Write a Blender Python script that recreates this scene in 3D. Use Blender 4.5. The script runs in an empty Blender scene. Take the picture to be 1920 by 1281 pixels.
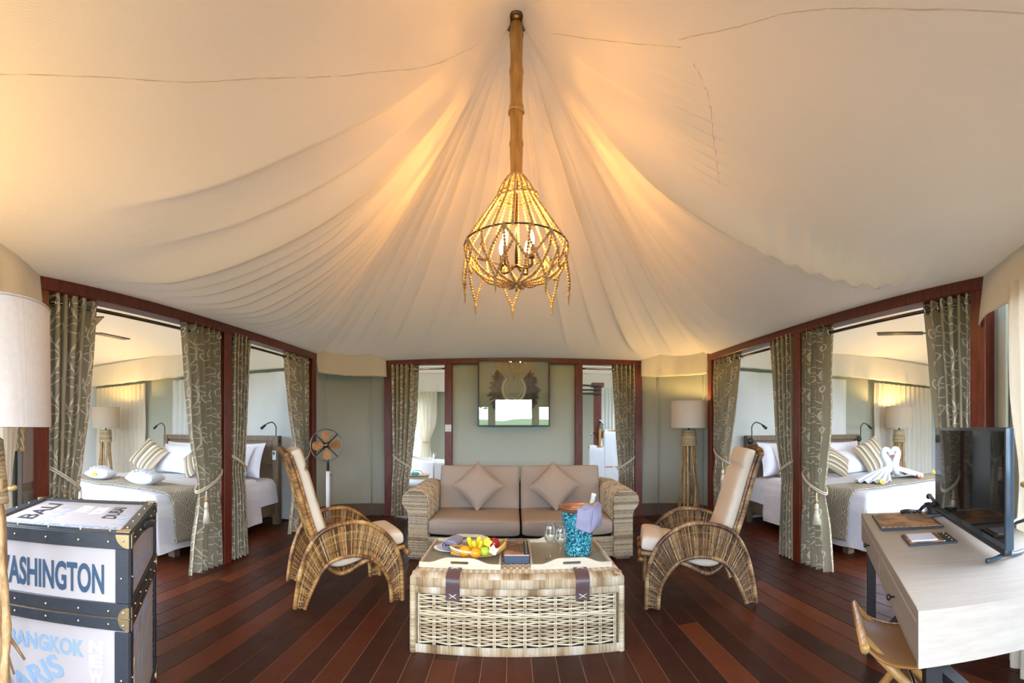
import bpy, bmesh, math, random
from mathutils import Vector, Matrix, noise
from math import sin, cos, pi, radians, hypot, atan2, exp, sqrt
R = random.Random(7)
SC = bpy.context.scene
COL = SC.collection
V = Vector

# ------------------------------------------------------------------ camera, sky, sun, exposure
cam_d = bpy.data.cameras.new('camera')
cam = bpy.data.objects.new('camera', cam_d)
COL.objects.link(cam)
cam.location = (0, 0, 1.25)
cam.rotation_euler = (radians(90), 0, 0)
cam_d.type = 'PANO'                      # the photograph is a stitched cylindrical panorama, horizon level
cam_d.panorama_type = 'CENTRAL_CYLINDRICAL'
cam_d.central_cylindrical_range_u_min = -963 / 850
cam_d.central_cylindrical_range_u_max = 957 / 850
cam_d.central_cylindrical_range_v_min = -478 / 850
cam_d.central_cylindrical_range_v_max = 803 / 850
cam_d.central_cylindrical_radius = 1.0
cam_d.clip_start = 0.02
SC.camera = cam

SC.view_settings.view_transform = 'Standard'
SC.view_settings.look = 'None'
SC.view_settings.gamma = 1
SC.view_settings.use_curve_mapping = False
SC.view_settings.exposure = 0.85

wd = bpy.data.worlds.new('sky')
SC.world = wd
wd.use_nodes = True
wn = wd.node_tree
wn.nodes.clear()
wout = wn.nodes.new('ShaderNodeOutputWorld')
wbg = wn.nodes.new('ShaderNodeBackground')
wtc = wn.nodes.new('ShaderNodeTexCoord')
wnz = wn.nodes.new('ShaderNodeTexNoise')
wnz.inputs['Scale'].default_value = 2.2
wnz.inputs['Detail'].default_value = 6
wr = wn.nodes.new('ShaderNodeValToRGB')
wr.color_ramp.elements[0].position = .42
wr.color_ramp.elements[0].color = (.50, .66, .95, 1)
wr.color_ramp.elements[1].position = .62
wr.color_ramp.elements[1].color = (.92, .95, 1, 1)
wn.links.new(wtc.outputs['Generated'], wnz.inputs['Vector'])
wn.links.new(wnz.outputs['Fac'], wr.inputs['Fac'])
wn.links.new(wr.outputs['Color'], wbg.inputs['Color'])
wn.links.new(wbg.outputs['Background'], wout.inputs['Surface'])
wbg.inputs['Strength'].default_value = 12.0

def lamp(name, kind, loc, power, color=(1, 1, 1), rot=(0, 0, 0), size=None, **k):
    d = bpy.data.lights.new(name, kind)
    d.energy = power
    d.color = color
    if kind == 'AREA':
        d.shape = 'RECTANGLE'
        d.size, d.size_y = size
    if kind == 'POINT':
        d.shadow_soft_size = k.get('soft', .03)
    if kind == 'SUN':
        d.angle = radians(k.get('ang', 20))
    o = bpy.data.objects.new(name, d)
    COL.objects.link(o)
    o.location = loc
    o.rotation_euler = rot
    return o
SUN = lamp('sun', 'SUN', (0, 0, 9), 1.0, (1, .95, .86), (radians(-24), radians(-16), 0), ang=30)
# daylight coming in through the open front of the tent and the bedrooms' open fronts
def portal(name, loc, rot, size):        # tells the renderer where the sky's light enters
    o = lamp(name, 'AREA', loc, 1, (1, 1, 1), rot, size)
    o.data.cycles.is_portal = True
    return o
portal('portal_doorway', (0, -.30, 1.02), (radians(90), 0, 0), (1.0, 2.03))
for sx in (-1, 1):
    portal('portal_front_window', (sx * .94, -.30, 1.215), (radians(90), 0, 0), (.48, 1.23))
    portal('portal_side_window', (sx * 1.96, .63, 1.165), (radians(90), 0, sx * radians(52)), (1.0, 1.65))
    portal('portal_bedroom', (sx * 4.88, .66, 1.15), (radians(90), 0, 0), (3.7, 1.7))
    portal('portal_bathroom', (sx * 3.24, 8.12, 1.3), (radians(90), 0, sx * radians(90)), (1.0, 1.2))  # at the side-wall openings added to light the bathroom
SC.cycles.use_denoising = True
SC.cycles.max_bounces = 8
SC.cycles.diffuse_bounces = 5
SC.cycles.glossy_bounces = 4
SC.cycles.transparent_max_bounces = 12
SC.cycles.sample_clamp_indirect = 4
SC.cycles.caustics_reflective = False
SC.cycles.caustics_refractive = False

# ------------------------------------------------------------------ mesh builder
class MB:
    def __init__(s):
        s.v = []; s.f = []; s.r = []; s.uv = {}; s.cr = .5; s.M = None
    def add(s, vs, fs, uvs=None):
        b = len(s.v)
        if s.M is not None:
            vs = [s.M @ V(p) for p in vs]
        s.v += [tuple(p) for p in vs]
        for f in fs:
            s.f.append(tuple(i + b for i in f)); s.r.append(s.cr)
        if uvs:
            for i, u in enumerate(uvs):
                s.uv[b + i] = u
        return s
    def rnd(s):
        s.cr = R.random(); return s
    def box(s, c, d, rot=None):
        x, y, z = d[0] / 2, d[1] / 2, d[2] / 2
        vs = [V((a * x, b * y, e * z)) for a in (-1, 1) for b in (-1, 1) for e in (-1, 1)]
        if rot is not None:
            vs = [rot @ p for p in vs]
        vs = [p + V(c) for p in vs]
        return s.add(vs, [(0, 1, 3, 2), (4, 6, 7, 5), (0, 4, 5, 1), (2, 3, 7, 6), (0, 2, 6, 4), (1, 5, 7, 3)])
    def prism(s, pts, fn):     # pts: 2-D outline, fn(p, side) -> 3-D point, side 0/1
        n = len(pts)
        vs = [fn(p, 0) for p in pts] + [fn(p, 1) for p in pts]
        fs = [tuple(range(n - 1, -1, -1)), tuple(range(n, 2 * n))]
        fs += [(i, (i + 1) % n, n + (i + 1) % n, n + i) for i in range(n)]
        return s.add(vs, fs)
    def tube(s, path, r, n=8, closed=False, cap=True, flat=1.0):
        P = [V(p) for p in path]
        m = len(P)
        if not hasattr(r, '__len__'):
            r = [r] * m
        vs = []; N0 = None
        for i in range(m):
            if closed:
                t = P[(i + 1) % m] - P[i - 1]
            else:
                t = P[min(i + 1, m - 1)] - P[max(i - 1, 0)]
            if t.length < 1e-9:
                t = V((0, 0, 1))
            t.normalize()
            if N0 is None:
                N0 = V((0, 0, 1)) if abs(t.z) < .9 else V((1, 0, 0))
            N0 = N0 - t * N0.dot(t)
            if N0.length < 1e-6:
                N0 = t.orthogonal()
            N0.normalize()
            B = t.cross(N0)
            for k in range(n):
                a = 2 * pi * k / n
                vs.append(P[i] + N0 * (cos(a) * r[i]) + B * (sin(a) * r[i] * flat))
        fs = []
        for i in range(m if closed else m - 1):
            j = (i + 1) % m
            for k in range(n):
                q = (k + 1) % n
                fs.append((i * n + k, i * n + q, j * n + q, j * n + k))
        if cap and not closed:
            fs.append(tuple(range(n - 1, -1, -1)))
            fs.append(tuple((m - 1) * n + k for k in range(n)))
        return s.add(vs, fs)
    def lathe(s, prof, n=24, o=(0, 0, 0), axis=None):
        vs = []; fs = []
        for (r, z) in prof:
            for k in range(n):
                a = 2 * pi * k / n
                vs.append(V((r * cos(a), r * sin(a), z)))
        if axis is not None:
            q = V((0, 0, 1)).rotation_difference(V(axis))
            vs = [q @ p for p in vs]
        vs = [p + V(o) for p in vs]
        m = len(prof)
        for i in range(m - 1):
            for k in range(n):
                q = (k + 1) % n
                fs.append((i * n + k, i * n + q, (i + 1) * n + q, (i + 1) * n + k))
        if prof[0][0] > 1e-6: fs.append(tuple(range(n - 1, -1, -1)))
        if prof[-1][0] > 1e-6: fs.append(tuple((m - 1) * n + k for k in range(n)))
        return s.add(vs, fs)
    def ball(s, c, r, n=8, m=6, sc=(1, 1, 1)):
        prof = [(max(1e-7, sin(pi * i / m)), -cos(pi * i / m)) for i in range(m + 1)]
        vs = [V((p[0] * cos(2 * pi * k / n) * r * sc[0], p[0] * sin(2 * pi * k / n) * r * sc[1], p[1] * r * sc[2])) + V(c) for p in prof for k in range(n)]
        fs = [(i * n + k, i * n + (k + 1) % n, (i + 1) * n + (k + 1) % n, (i + 1) * n + k) for i in range(m) for k in range(n)]
        return s.add(vs, fs)
    def grid(s, fn, nu, nv, uvf=None, wrap=False):
        vs = []; uv = []
        for j in range(nv + 1):
            for i in range(nu + 1):
                u, w = i / nu, j / nv
                vs.append(V(fn(u, w)))
                uv.append(uvf(u, w) if uvf else (u, w))
        fs = [(j * (nu + 1) + i, j * (nu + 1) + i + 1, (j + 1) * (nu + 1) + i + 1, (j + 1) * (nu + 1) + i) for j in range(nv) for i in range(nu)]
        return s.add(vs, fs, uv)
    def rbox(s, c, d, bev=.02, seg=3, rot=None, fn=None):
        bm = bmesh.new()
        bmesh.ops.create_cube(bm, size=1)
        for v in bm.verts:
            v.co = V((v.co.x * d[0], v.co.y * d[1], v.co.z * d[2]))
        bmesh.ops.bevel(bm, geom=list(bm.edges), offset=bev, segments=seg, affect='EDGES', profile=.5)
        return s.bm(bm, c, rot, fn)
    def bm(s, bm, c=(0, 0, 0), rot=None, fn=None):
        bm.verts.ensure_lookup_table()
        vs = []
        for v in bm.verts:
            p = fn(v.co) if fn else v.co.copy()
            if rot is not None: p = rot @ p
            vs.append(p + V(c))
        s.add(vs, [tuple(v.index for v in f.verts) for f in bm.faces])
        bm.free()
        return s
    def build(s, name, mat, parent=None, smooth=True, loc=None, auto=None, solid=None):
        me = bpy.data.meshes.new(name)
        me.from_pydata(s.v, [], s.f)
        if smooth:
            me.polygons.foreach_set('use_smooth', [True] * len(me.polygons))
        at = me.attributes.new('rnd', 'FLOAT', 'FACE')
        at.data.foreach_set('value', s.r)
        if s.uv:
            ul = me.uv_layers.new(name='UVMap')
            li = [0] * len(me.loops)
            me.loops.foreach_get('vertex_index', li)
            flat = []
            for i in li:
                u = s.uv.get(i, (0, 0)); flat += [u[0], u[1]]
            ul.data.foreach_set('uv', flat)
        if mat is not None:
            me.materials.append(mat)
        if smooth and auto is not None:
            me.set_sharp_from_angle(angle=radians(auto))
        me.update()
        o = bpy.data.objects.new(name, me)
        COL.objects.link(o)
        if parent is not None:
            o.parent = parent
        if loc is not None:
            o.location = loc
        if solid:
            md = o.modifiers.new('thick', 'SOLIDIFY'); md.thickness = solid; md.offset = 0
        return o

def sub(o, lv=1):
    m = o.modifiers.new('sub', 'SUBSURF'); m.levels = lv; m.render_levels = lv
    return o
def thing(name, label, cat, loc=(0, 0, 0), rz=0, group=None):
    o = bpy.data.objects.new(name, None)
    o.empty_display_size = .1
    COL.objects.link(o)
    o.location = loc
    o.rotation_euler = (0, 0, rz)
    o['label'] = label; o['category'] = cat
    if group: o['group'] = group
    return o
def tag(o, label, cat, group=None):
    o['label'] = label; o['category'] = cat
    if group: o['group'] = group
    return o
def struct(o, label=None, cat=None):
    o['kind'] = 'structure'
    if label: o['label'] = label
    if cat: o['category'] = cat
    return o
def stuff(o):
    o['kind'] = 'stuff'; return o
def rotz(a): return Matrix.Rotation(a, 3, 'Z')
def rotx(a): return Matrix.Rotation(a, 3, 'X')
def roty(a): return Matrix.Rotation(a, 3, 'Y')
def lerp(a, b, t): return a + (b - a) * t
def smooth(a, b, x):
    t = min(1, max(0, (x - a) / (b - a))); return t * t * (3 - 2 * t)
def interp(tab, x):
    if x <= tab[0][0]: return tab[0][1:]
    for p, q in zip(tab, tab[1:]):
        if x <= q[0]:
            t = (x - p[0]) / (q[0] - p[0])
            return tuple(lerp(a, b, t) for a, b in zip(p[1:], q[1:]))
    return tab[-1][1:]
def spline(pts, n=8, closed=False):
    P = [V(p) for p in pts]
    out = []
    m = len(P)
    for i in range(m if closed else m - 1):
        if closed:
            a, b, c, d = P[i - 1], P[i], P[(i + 1) % m], P[(i + 2) % m]
        else:
            a, b, c, d = P[max(i - 1, 0)], P[i], P[i + 1], P[min(i + 2, m - 1)]
        for k in range(n):
            t = k / n
            out.append(.5 * ((2 * b) + (c - a) * t + (2 * a - 5 * b + 4 * c - d) * t * t + (3 * b - a - 3 * c + d) * t ** 3))
    if not closed: out.append(P[-1])
    return out
def resample(path, step):
    P = [V(p) for p in path]
    L = [0]
    for a, b in zip(P, P[1:]): L.append(L[-1] + (b - a).length)
    n = max(1, round(L[-1] / step)); out = []; j = 0
    for k in range(n + 1):
        x = L[-1] * k / n
        while j < len(P) - 2 and L[j + 1] < x: j += 1
        d = L[j + 1] - L[j]
        out.append(P[j].lerp(P[j + 1], (x - L[j]) / d if d > 1e-9 else 0))
    return out

# ------------------------------------------------------------------ materials
class NT:
    def __init__(s, name):
        s.m = bpy.data.materials.new(name); s.m.use_nodes = True
        s.t = s.m.node_tree; s.t.nodes.clear()
        s.out = s.t.nodes.new('ShaderNodeOutputMaterial')
        s.p = None
    def n(s, ty, inp=None, **props):
        nd = s.t.nodes.new(ty)
        for k, v in props.items(): setattr(nd, k, v)
        for k, v in (inp or {}).items(): s.set(nd.inputs[k], v)
        return nd
    def set(s, sock, v):
        if isinstance(v, bpy.types.NodeSocket): s.t.links.new(v, sock)
        elif isinstance(v, bpy.types.Node): s.t.links.new(v.outputs[0], sock)
        else:
            if hasattr(v, '__len__') and len(v) == 3 and sock.type == 'RGBA': v = (*v, 1)
            sock.default_value = v
    def math(s, op, a, b=0.0, c=None):
        nd = s.t.nodes.new('ShaderNodeMath'); nd.operation = op
        s.set(nd.inputs[0], a); s.set(nd.inputs[1], b)
        if c is not None: s.set(nd.inputs[2], c)
        return nd.outputs[0]
    def mix(s, f, a, b):
        nd = s.t.nodes.new('ShaderNodeMix'); nd.data_type = 'RGBA'
        s.set(nd.inputs[0], f); s.set(nd.inputs[6], a); s.set(nd.inputs[7], b)
        return nd.outputs[2]
    def ramp(s, f, stops):
        nd = s.t.nodes.new('ShaderNodeValToRGB'); e = nd.color_ramp.elements
        while len(e) < len(stops): e.new(.5)
        for i, (p, c) in enumerate(stops):
            e[i].position = p; e[i].color = (*c, 1)
        s.set(nd.inputs[0], f); return nd.outputs[0]
    def noise(s, scale, detail=3, vec=None, rough=.5):
        i = {'Scale': scale, 'Detail': detail, 'Roughness': rough}
        if vec is not None: i['Vector'] = vec
        return s.n('ShaderNodeTexNoise', i).outputs['Fac']
    def obj(s, scale=(1, 1, 1)):
        tc = s.n('ShaderNodeTexCoord')
        return s.n('ShaderNodeMapping', {'Vector': tc.outputs['Object'], 'Scale': scale}).outputs[0]
    def bump(s, h, strength=.3, dist=.01):
        return s.n('ShaderNodeBump', {'Height': h, 'Strength': strength, 'Distance': dist}).outputs[0]
    def done(s, color, rough=.6, normal=None, trans=0, tcolor=None, **k):
        p = s.n('ShaderNodeBsdfPrincipled', {'Base Color': color, 'Roughness': rough})
        for a, b in k.items(): s.set(p.inputs[a.replace('_', ' ')], b)
        if normal is not None: s.set(p.inputs['Normal'], normal)
        res = p.outputs[0]
        if trans:
            tr = s.n('ShaderNodeBsdfTranslucent', {'Color': tcolor if tcolor is not None else color})
            if normal is not None: s.set(tr.inputs['Normal'], normal)
            mx = s.n('ShaderNodeMixShader', {0: trans, 1: res, 2: tr.outputs[0]})
            res = mx.outputs[0]
        s.set(s.out.inputs[0], res)
        return s.m

def plain(name, c, rough=.5, var=.12, scale=30, bump=0, bscale=200, trans=0, **k):
    t = NT(name)
    f = t.noise(scale, 3, t.obj())
    col = t.mix(f, tuple(x * (1 - var) for x in c), tuple(min(1, x * (1 + var)) for x in c))
    nm = t.bump(t.noise(bscale, 2, t.obj()), bump, .002) if bump else None
    return t.done(col, rough, nm, trans, **k)

def cloth(name, c, rough=.85, weave=700, bump=.25, wrinkle=0, wscale=6, var=.08, trans=0, **k):
    t = NT(name)
    o = t.obj()
    a = t.n('ShaderNodeTexWave', {'Vector': o, 'Scale': weave / 6, 'Distortion': .6}, bands_direction='X').outputs['Fac']
    b = t.n('ShaderNodeTexWave', {'Vector': o, 'Scale': weave / 6, 'Distortion': .6}, bands_direction='Z').outputs['Fac']
    h = t.math('MULTIPLY', t.math('ADD', a, b), .5)
    f = t.noise(60, 4, o)
    f2 = t.math('ADD', t.math('MULTIPLY', f, .6), t.math('MULTIPLY', h, .4))
    col = t.mix(f2, tuple(x * (1 - var) for x in c), tuple(min(1, x * (1 + var)) for x in c))
    nm = t.bump(h, bump, .0006)
    if wrinkle:
        w = t.noise(wscale, 2, o)
        nm = t.n('ShaderNodeBump', {'Height': w, 'Strength': wrinkle, 'Distance': .03, 'Normal': nm}).outputs[0]
    return t.done(col, rough, nm, trans, **k)

def wood(name, dark, light, rough=.45, scale=(3, 3, 30), bump=.15, rings=5, **k):
    t = NT(name)
    oi = t.n('ShaderNodeObjectInfo')
    tc = t.n('ShaderNodeTexCoord')
    mp = t.n('ShaderNodeMapping', {'Vector': tc.outputs['Object'], 'Scale': scale})
    va = t.n('ShaderNodeVectorMath', {0: mp.outputs[0], 1: oi.outputs['Random']}, operation='ADD')
    f = t.noise(rings, 6, va.outputs[0], .65)
    g = t.noise(rings * 5, 3, va.outputs[0])
    ff = t.math('ADD', t.math('MULTIPLY', f, .75), t.math('MULTIPLY', g, .25))
    col = t.ramp(ff, [(.32, dark), (.68, light)])
    return t.done(col, rough, t.bump(g, bump, .002), **k)

def strands(name, cols, rough=.5, sp=0, **k):   # per-strand tint from the mesh's own 'rnd' attribute
    t = NT(name)
    a = t.n('ShaderNodeAttribute', attribute_name='rnd')
    f = t.noise(14, 2, t.obj())
    x = t.math('ADD', t.math('MULTIPLY', a.outputs['Fac'], .7), t.math('MULTIPLY', f, .35))
    n = len(cols)
    col = t.ramp(x, [(.1 + .8 * i / (n - 1), c) for i, c in enumerate(cols)])
    return t.done(col, rough, t.bump(t.noise(220, 2, t.obj()), .2, .001), **k)

def emit(name, c, st):
    t = NT(name)
    e = t.n('ShaderNodeEmission', {'Color': (*c, 1), 'Strength': st})
    t.set(t.out.inputs[0], e.outputs[0]); return t.m

def leaf_cloth():
    t = NT('leaf_embroidered_cloth')
    uv = t.n('ShaderNodeTexCoord').outputs['UV']
    sp = t.n('ShaderNodeSeparateXYZ', {0: uv})
    CW, CH = .27, .36
    gx = t.math('DIVIDE', sp.outputs[0], CW)
    colid = t.math('FLOOR', gx)
    odd = t.math('MODULO', t.math('ABSOLUTE', colid), 2.0)
    fx = t.math('MULTIPLY', t.math('SUBTRACT', gx, colid), CW)
    gy = t.math('ADD', t.math('DIVIDE', sp.outputs[1], CH), t.math('MULTIPLY', odd, .5))
    fy = t.math('MULTIPLY', t.math('FRACT', gy), CH)
    W = .0056
    # stem
    sx = t.math('ADD', CW / 2, t.math('MULTIPLY', t.math('SINE', t.math('MULTIPLY', fy, 2 * pi / CH)), .04))
    res = t.math('MULTIPLY', t.math('ABSOLUTE', t.math('SUBTRACT', fx, sx)), .8)
    def leaf(cx, cy, ang, L, B, cur):
        c, s_ = cos(ang), sin(ang)
        dx = t.math('SUBTRACT', fx, cx); dy = t.math('SUBTRACT', fy, cy)
        lx = t.math('ADD', t.math('MULTIPLY', dx, c), t.math('MULTIPLY', dy, s_))
        ly = t.math('SUBTRACT', t.math('MULTIPLY', dy, c), t.math('MULTIPLY', dx, s_))
        Rr = (L * L + B * B) / (2 * B); d = Rr - B
        aly = t.math('ADD', t.math('ABSOLUTE', ly), d)
        ln = t.math('SQRT', t.math('ADD', t.math('MULTIPLY', lx, lx), t.math('MULTIPLY', aly, aly)))
        return t.math('MINIMUM', cur, t.math('ABSOLUTE', t.math('SUBTRACT', ln, Rr)))
    for (cx, cy, a, L, B) in [(.195, .062, 40, .050, .030), (.122, .110, 150, .052, .029), (.194, .190, 38, .050, .030),
                              (.078, .232, 140, .052, .030), (.140, .312, 50, .046, .026), (.056, .322, 140, .040, .025), (.228, .288, 62, .040, .024)]:
        res = leaf(cx, cy, radians(a), L, B, res)
    line = t.math('SUBTRACT', 1.0, t.n('ShaderNodeMapRange', {0: res, 1: W * .45, 2: W * .9}).outputs[0])
    f = t.noise(40, 4, t.obj())
    base = t.mix(f, (.325, .295, .205), (.40, .365, .265))
    col = t.mix(line, base, (.80, .74, .62))
    wv = t.n('ShaderNodeTexWave', {'Vector': t.obj(), 'Scale': 110, 'Distortion': 1}, bands_direction='Z').outputs['Fac']
    h = t.math('ADD', t.math('MULTIPLY', line, 1.0), t.math('MULTIPLY', wv, .15))
    return t.done(col, .8, t.bump(h, .5, .0015), .10)

def runner_cloth():
    t = NT('diamond_woven_cloth')
    uv = t.n('ShaderNodeTexCoord').outputs['UV']
    sp = t.n('ShaderNodeSeparateXYZ', {0: uv})
    ax = t.math('ABSOLUTE', t.math('SUBTRACT', t.math('FRACT', t.math('DIVIDE', sp.outputs[0], .21)), .5))
    ay = t.math('ABSOLUTE', t.math('SUBTRACT', t.math('FRACT', t.math('DIVIDE', sp.outputs[1], .30)), .5))
    d = t.math('ADD', ax, ay)
    inn = t.math('LESS_THAN', d, .5)
    ring = t.math('FRACT', t.math('MULTIPLY', d, 8.0))
    zig = t.math('FRACT', t.math('MULTIPLY', t.math('ADD', ay, t.math('MULTIPLY', ax, .35)), 10.0))
    k = t.math('ADD', t.math('MULTIPLY', inn, ring), t.math('MULTIPLY', t.math('SUBTRACT', 1.0, inn), zig))
    line = t.math('LESS_THAN', k, .42)
    col = t.mix(line, (.50, .45, .34), (.20, .18, .145))
    return t.done(col, .9, t.bump(line, .4, .002))

def stripe_cloth():
    t = NT('striped_cushion_cloth')
    uv = t.n('ShaderNodeTexCoord').outputs['UV']
    sp = t.n('ShaderNodeSeparateXYZ', {0: uv})
    nd = t.t.nodes.new('ShaderNodeValToRGB'); e = nd.color_ramp.elements
    nd.color_ramp.interpolation = 'CONSTANT'
    st = [(0, (.33, .27, .17)), (.09, (.62, .55, .42)), (.15, (.24, .20, .14)), (.24, (.70, .64, .52)), (.29, (.40, .33, .2)), (.38, (.22, .18, .13)),
          (.46, (.66, .58, .45)), (.50, (.75, .70, .6)), (.55, (.36, .3, .2)), (.64, (.60, .52, .38)), (.70, (.26, .21, .15)), (.79, (.68, .62, .5)), (.84, (.42, .32, .2)), (.93, (.6, .52, .4))]
    while len(e) < len(st): e.new(.5)
    for i, (p, c) in enumerate(st):
        e[i].position = p; e[i].color = (*c, 1)
    t.set(nd.inputs[0], sp.outputs[0])
    return t.done(nd.outputs[0], .85, t.bump(t.noise(300, 2, t.obj()), .3, .002))

def ceiling_cloth(name, c, tc, tr=.35, wr=.35):
    t = NT(name)
    o = t.obj()
    n1 = t.noise(1.3, 3, o); n2 = t.noise(9, 4, o)
    wv = t.n('ShaderNodeTexWave', {'Vector': o, 'Scale': 45, 'Distortion': 2.5, 'Detail': 2}, bands_direction='X').outputs['Fac']
    col = t.mix(n1, tuple(x * .95 for x in c), tuple(x * 1.05 for x in c))
    h = t.math('ADD', t.math('MULTIPLY', n2, 1.0), t.math('MULTIPLY', wv, .06))
    return t.done(col, .75, t.bump(h, wr, .012), tr, tc)

M = {}
M['roof'] = ceiling_cloth('tent_roof_canvas', (.70, .635, .515), (.80, .68, .50), .012)
M['roof2'] = ceiling_cloth('bedroom_roof_canvas', (.72, .66, .54), (.8, .68, .5), .02)
M['valance'] = cloth('cream_canvas', (.74, .71, .64), wrinkle=.25, trans=.05)
M['greycanvas'] = cloth('grey_green_canvas', (.395, .41, .335), wrinkle=.2, wscale=3, trans=.01)
M['panel'] = plain('painted_panel', (.44, .48, .395), .65, .03, 3, .1, 60)
M['cream'] = cloth('cream_curtain_cloth', (.76, .70, .58), wrinkle=.15, trans=.2)
M['whitecurtain'] = cloth('white_canvas', (.74, .76, .74), wrinkle=.15, trans=.10)
M['frame'] = wood('red_brown_timber', (.065, .011, .006), (.19, .036, .014), .38, (8, 8, 1.2))
def plank_mat():
    t = NT('dark_red_floorboard')
    oi = t.n('ShaderNodeObjectInfo')
    tc = t.n('ShaderNodeTexCoord')
    mp = t.n('ShaderNodeMapping', {'Vector': tc.outputs['Object'], 'Scale': (14, 1.4, 10)})
    off = t.n('ShaderNodeVectorMath', {0: mp.outputs[0], 1: t.math('MULTIPLY', oi.outputs['Random'], 40.0)}, operation='ADD').outputs[0]
    g = t.noise(3, 6, off, .65)
    base = t.ramp(oi.outputs['Random'], [(0, (.022, .008, .006)), (.35, (.042, .011, .007)), (.7, (.085, .019, .008)), (1, (.17, .042, .013))])
    col = t.mix(g, t.mix(.55, base, (.008, .003, .002)), t.mix(.15, base, (.22, .07, .03)))
    sc = t.noise(7, 5, tc.outputs['Object'])
    rg = t.math('ADD', .26, t.math('MULTIPLY', sc, .26))
    return t.done(col, rg, t.bump(g, .12, .002), Specular_IOR_Level=.2)
M['plank'] = plank_mat()
M['gap'] = plain('pale_board_joint', (.34, .20, .12), .8)
M['leaf'] = leaf_cloth()
M['runner'] = runner_cloth()
M['stripe'] = stripe_cloth()
M['linen'] = cloth('white_linen_shade', (.62, .58, .53), weave=500, bump=.5, var=.14, trans=.12)
M['linen2'] = cloth('beige_linen_shade', (.52, .46, .37), weave=500, bump=.5, var=.14, trans=.12)
M['drift'] = wood('driftwood', (.20, .11, .04), (.60, .40, .19), .6, (6, 6, 2), .5, 8)
M['rope'] = strands('jute_rope', [(.34, .24, .12), (.48, .36, .2), (.60, .47, .29)], .85)
M['ropegold'] = strands('gold_rope', [(.36, .25, .08), (.55, .40, .15), (.66, .52, .25)], .7)
M['honey'] = strands('honey_rattan', [(.05, .018, .007), (.20, .085, .025), (.42, .22, .065), (.62, .43, .18)], .35)
M['honeydark'] = strands('brown_rattan', [(.03, .013, .007), (.13, .06, .024), (.30, .165, .065), (.52, .37, .18)], .35)
M['kubu'] = strands('grey_wicker', [(.22, .17, .11), (.42, .34, .23), (.58, .50, .37), (.64, .53, .34)], .6)
M['chest'] = strands('pale_wicker', [(.20, .13, .07), (.44, .33, .19), (.58, .48, .31), (.66, .57, .40)], .55)
M['chestband'] = strands('wrapped_wicker', [(.16, .09, .04), (.40, .28, .15), (.56, .46, .32), (.68, .63, .54)], .5)
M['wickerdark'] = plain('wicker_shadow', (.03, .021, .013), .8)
M['taupe'] = cloth('taupe_upholstery', (.36, .295, .235), wrinkle=.18, wscale=7)
M['ivory'] = cloth('ivory_upholstery', (.64, .55, .42), wrinkle=.3, wscale=9)
M['white'] = cloth('white_bed_linen', (.74, .77, .86), weave=900, wrinkle=.35, wscale=7, var=.04)
def duvet_mat():
    t = NT('striped_white_duvet'); o = t.obj()
    w = t.n('ShaderNodeTexWave', {'Vector': o, 'Scale': 6.2}, bands_direction='X').outputs['Fac']
    s_ = t.ramp(w, [(.45, (.70, .73, .83)), (.55, (.77, .80, .88))])
    return t.done(s_, t.math('ADD', .45, t.math('MULTIPLY', w, .3)), t.bump(t.noise(6, 3, o), .35, .03))
M['duvet'] = duvet_mat()
M['towel'] = cloth('white_towelling', (.74, .79, .86), weave=300, bump=.6, var=.05)
M['headboard'] = wood('weathered_brown_wood', (.13, .085, .05), (.24, .17, .105), .6, (9, 9, 1.5))
M['desk'] = wood('greige_desk_wood', (.275, .245, .205), (.345, .31, .265), .42, (10, 1.2, 10), .08)
M['black'] = plain('black_metal', (.012, .012, .014), .4, .1, 40, .1)
M['blackplastic'] = plain('black_plastic', (.012, .014, .018), .28, .05)
M['screen'] = plain('black_screen_glass', (.006, .006, .007), .04, 0, Specular_IOR_Level=.5)
M['tvedge'] = plain('blue_black_plastic', (.03, .05, .07), .2, .05)
M['leather'] = plain('black_leather', (.024, .029, .037), .34, .25, 60, .25, 300)
M['trunk'] = plain('pale_printed_panel', (.37, .34, .335), .5, .03, 4)
M['navy'] = plain('navy_print', (.018, .05, .095), .6, .2, 90)
M['ink'] = plain('black_print', (.02, .022, .03), .6, .2, 90)
M['sky'] = plain('light_blue_print', (.19, .29, .42), .6, .1, 90)
M['paleblue'] = plain('pale_blue_print', (.31, .34, .39), .6, .05, 90)
M['slate'] = plain('grey_blue_print', (.27, .32, .48), .6, .1, 90)
M['whiteprint'] = plain('white_print', (.78, .79, .80), .6, .02)
M['brass'] = plain('brass', (.60, .48, .26), .28, .1, Metallic=1.0)
M['steel'] = plain('polished_steel', (.62, .62, .62), .2, .05, Metallic=1.0)
M['bronze'] = plain('dark_bronze', (.12, .10, .075), .3, .1, Metallic=1.0)
M['copper'] = plain('hammered_copper', (.62, .30, .18), .3, .15, 60, .5, 90, Metallic=.8)
M['bead'] = strands('wooden_beads', [(.42, .29, .15), (.54, .41, .24), (.64, .52, .34)], .6)
def bamboo_mat():
    t = NT('dry_bamboo'); o = t.obj((6, 6, 1.2))
    f = t.noise(4, 5, o, .6)
    return t.done(t.ramp(f, [(.3, (.30, .17, .045)), (.7, (.58, .37, .13))]), .4, t.bump(f, .2, .004))
M['bamboo'] = bamboo_mat()
M['bulb'] = emit('lit_bulb', (1, .62, .22), 25)
M['strap'] = plain('brown_leather', (.085, .045, .045), .4, .2, 30, .2, 200)
M['thread'] = plain('waxed_thread', (.66, .6, .48), .7)
M['tan'] = plain('tan_leather', (.27, .125, .03), .45, .15, 12, .2, 200)
M['pinkcord'] = strands('pink_braid', [(.5, .3, .2), (.7, .5, .4), (.75, .6, .52)], .7)
M['pole'] = wood('honey_pole_wood', (.30, .155, .04), (.50, .30, .10), .4, (5, 5, 1.5), .1)
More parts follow.
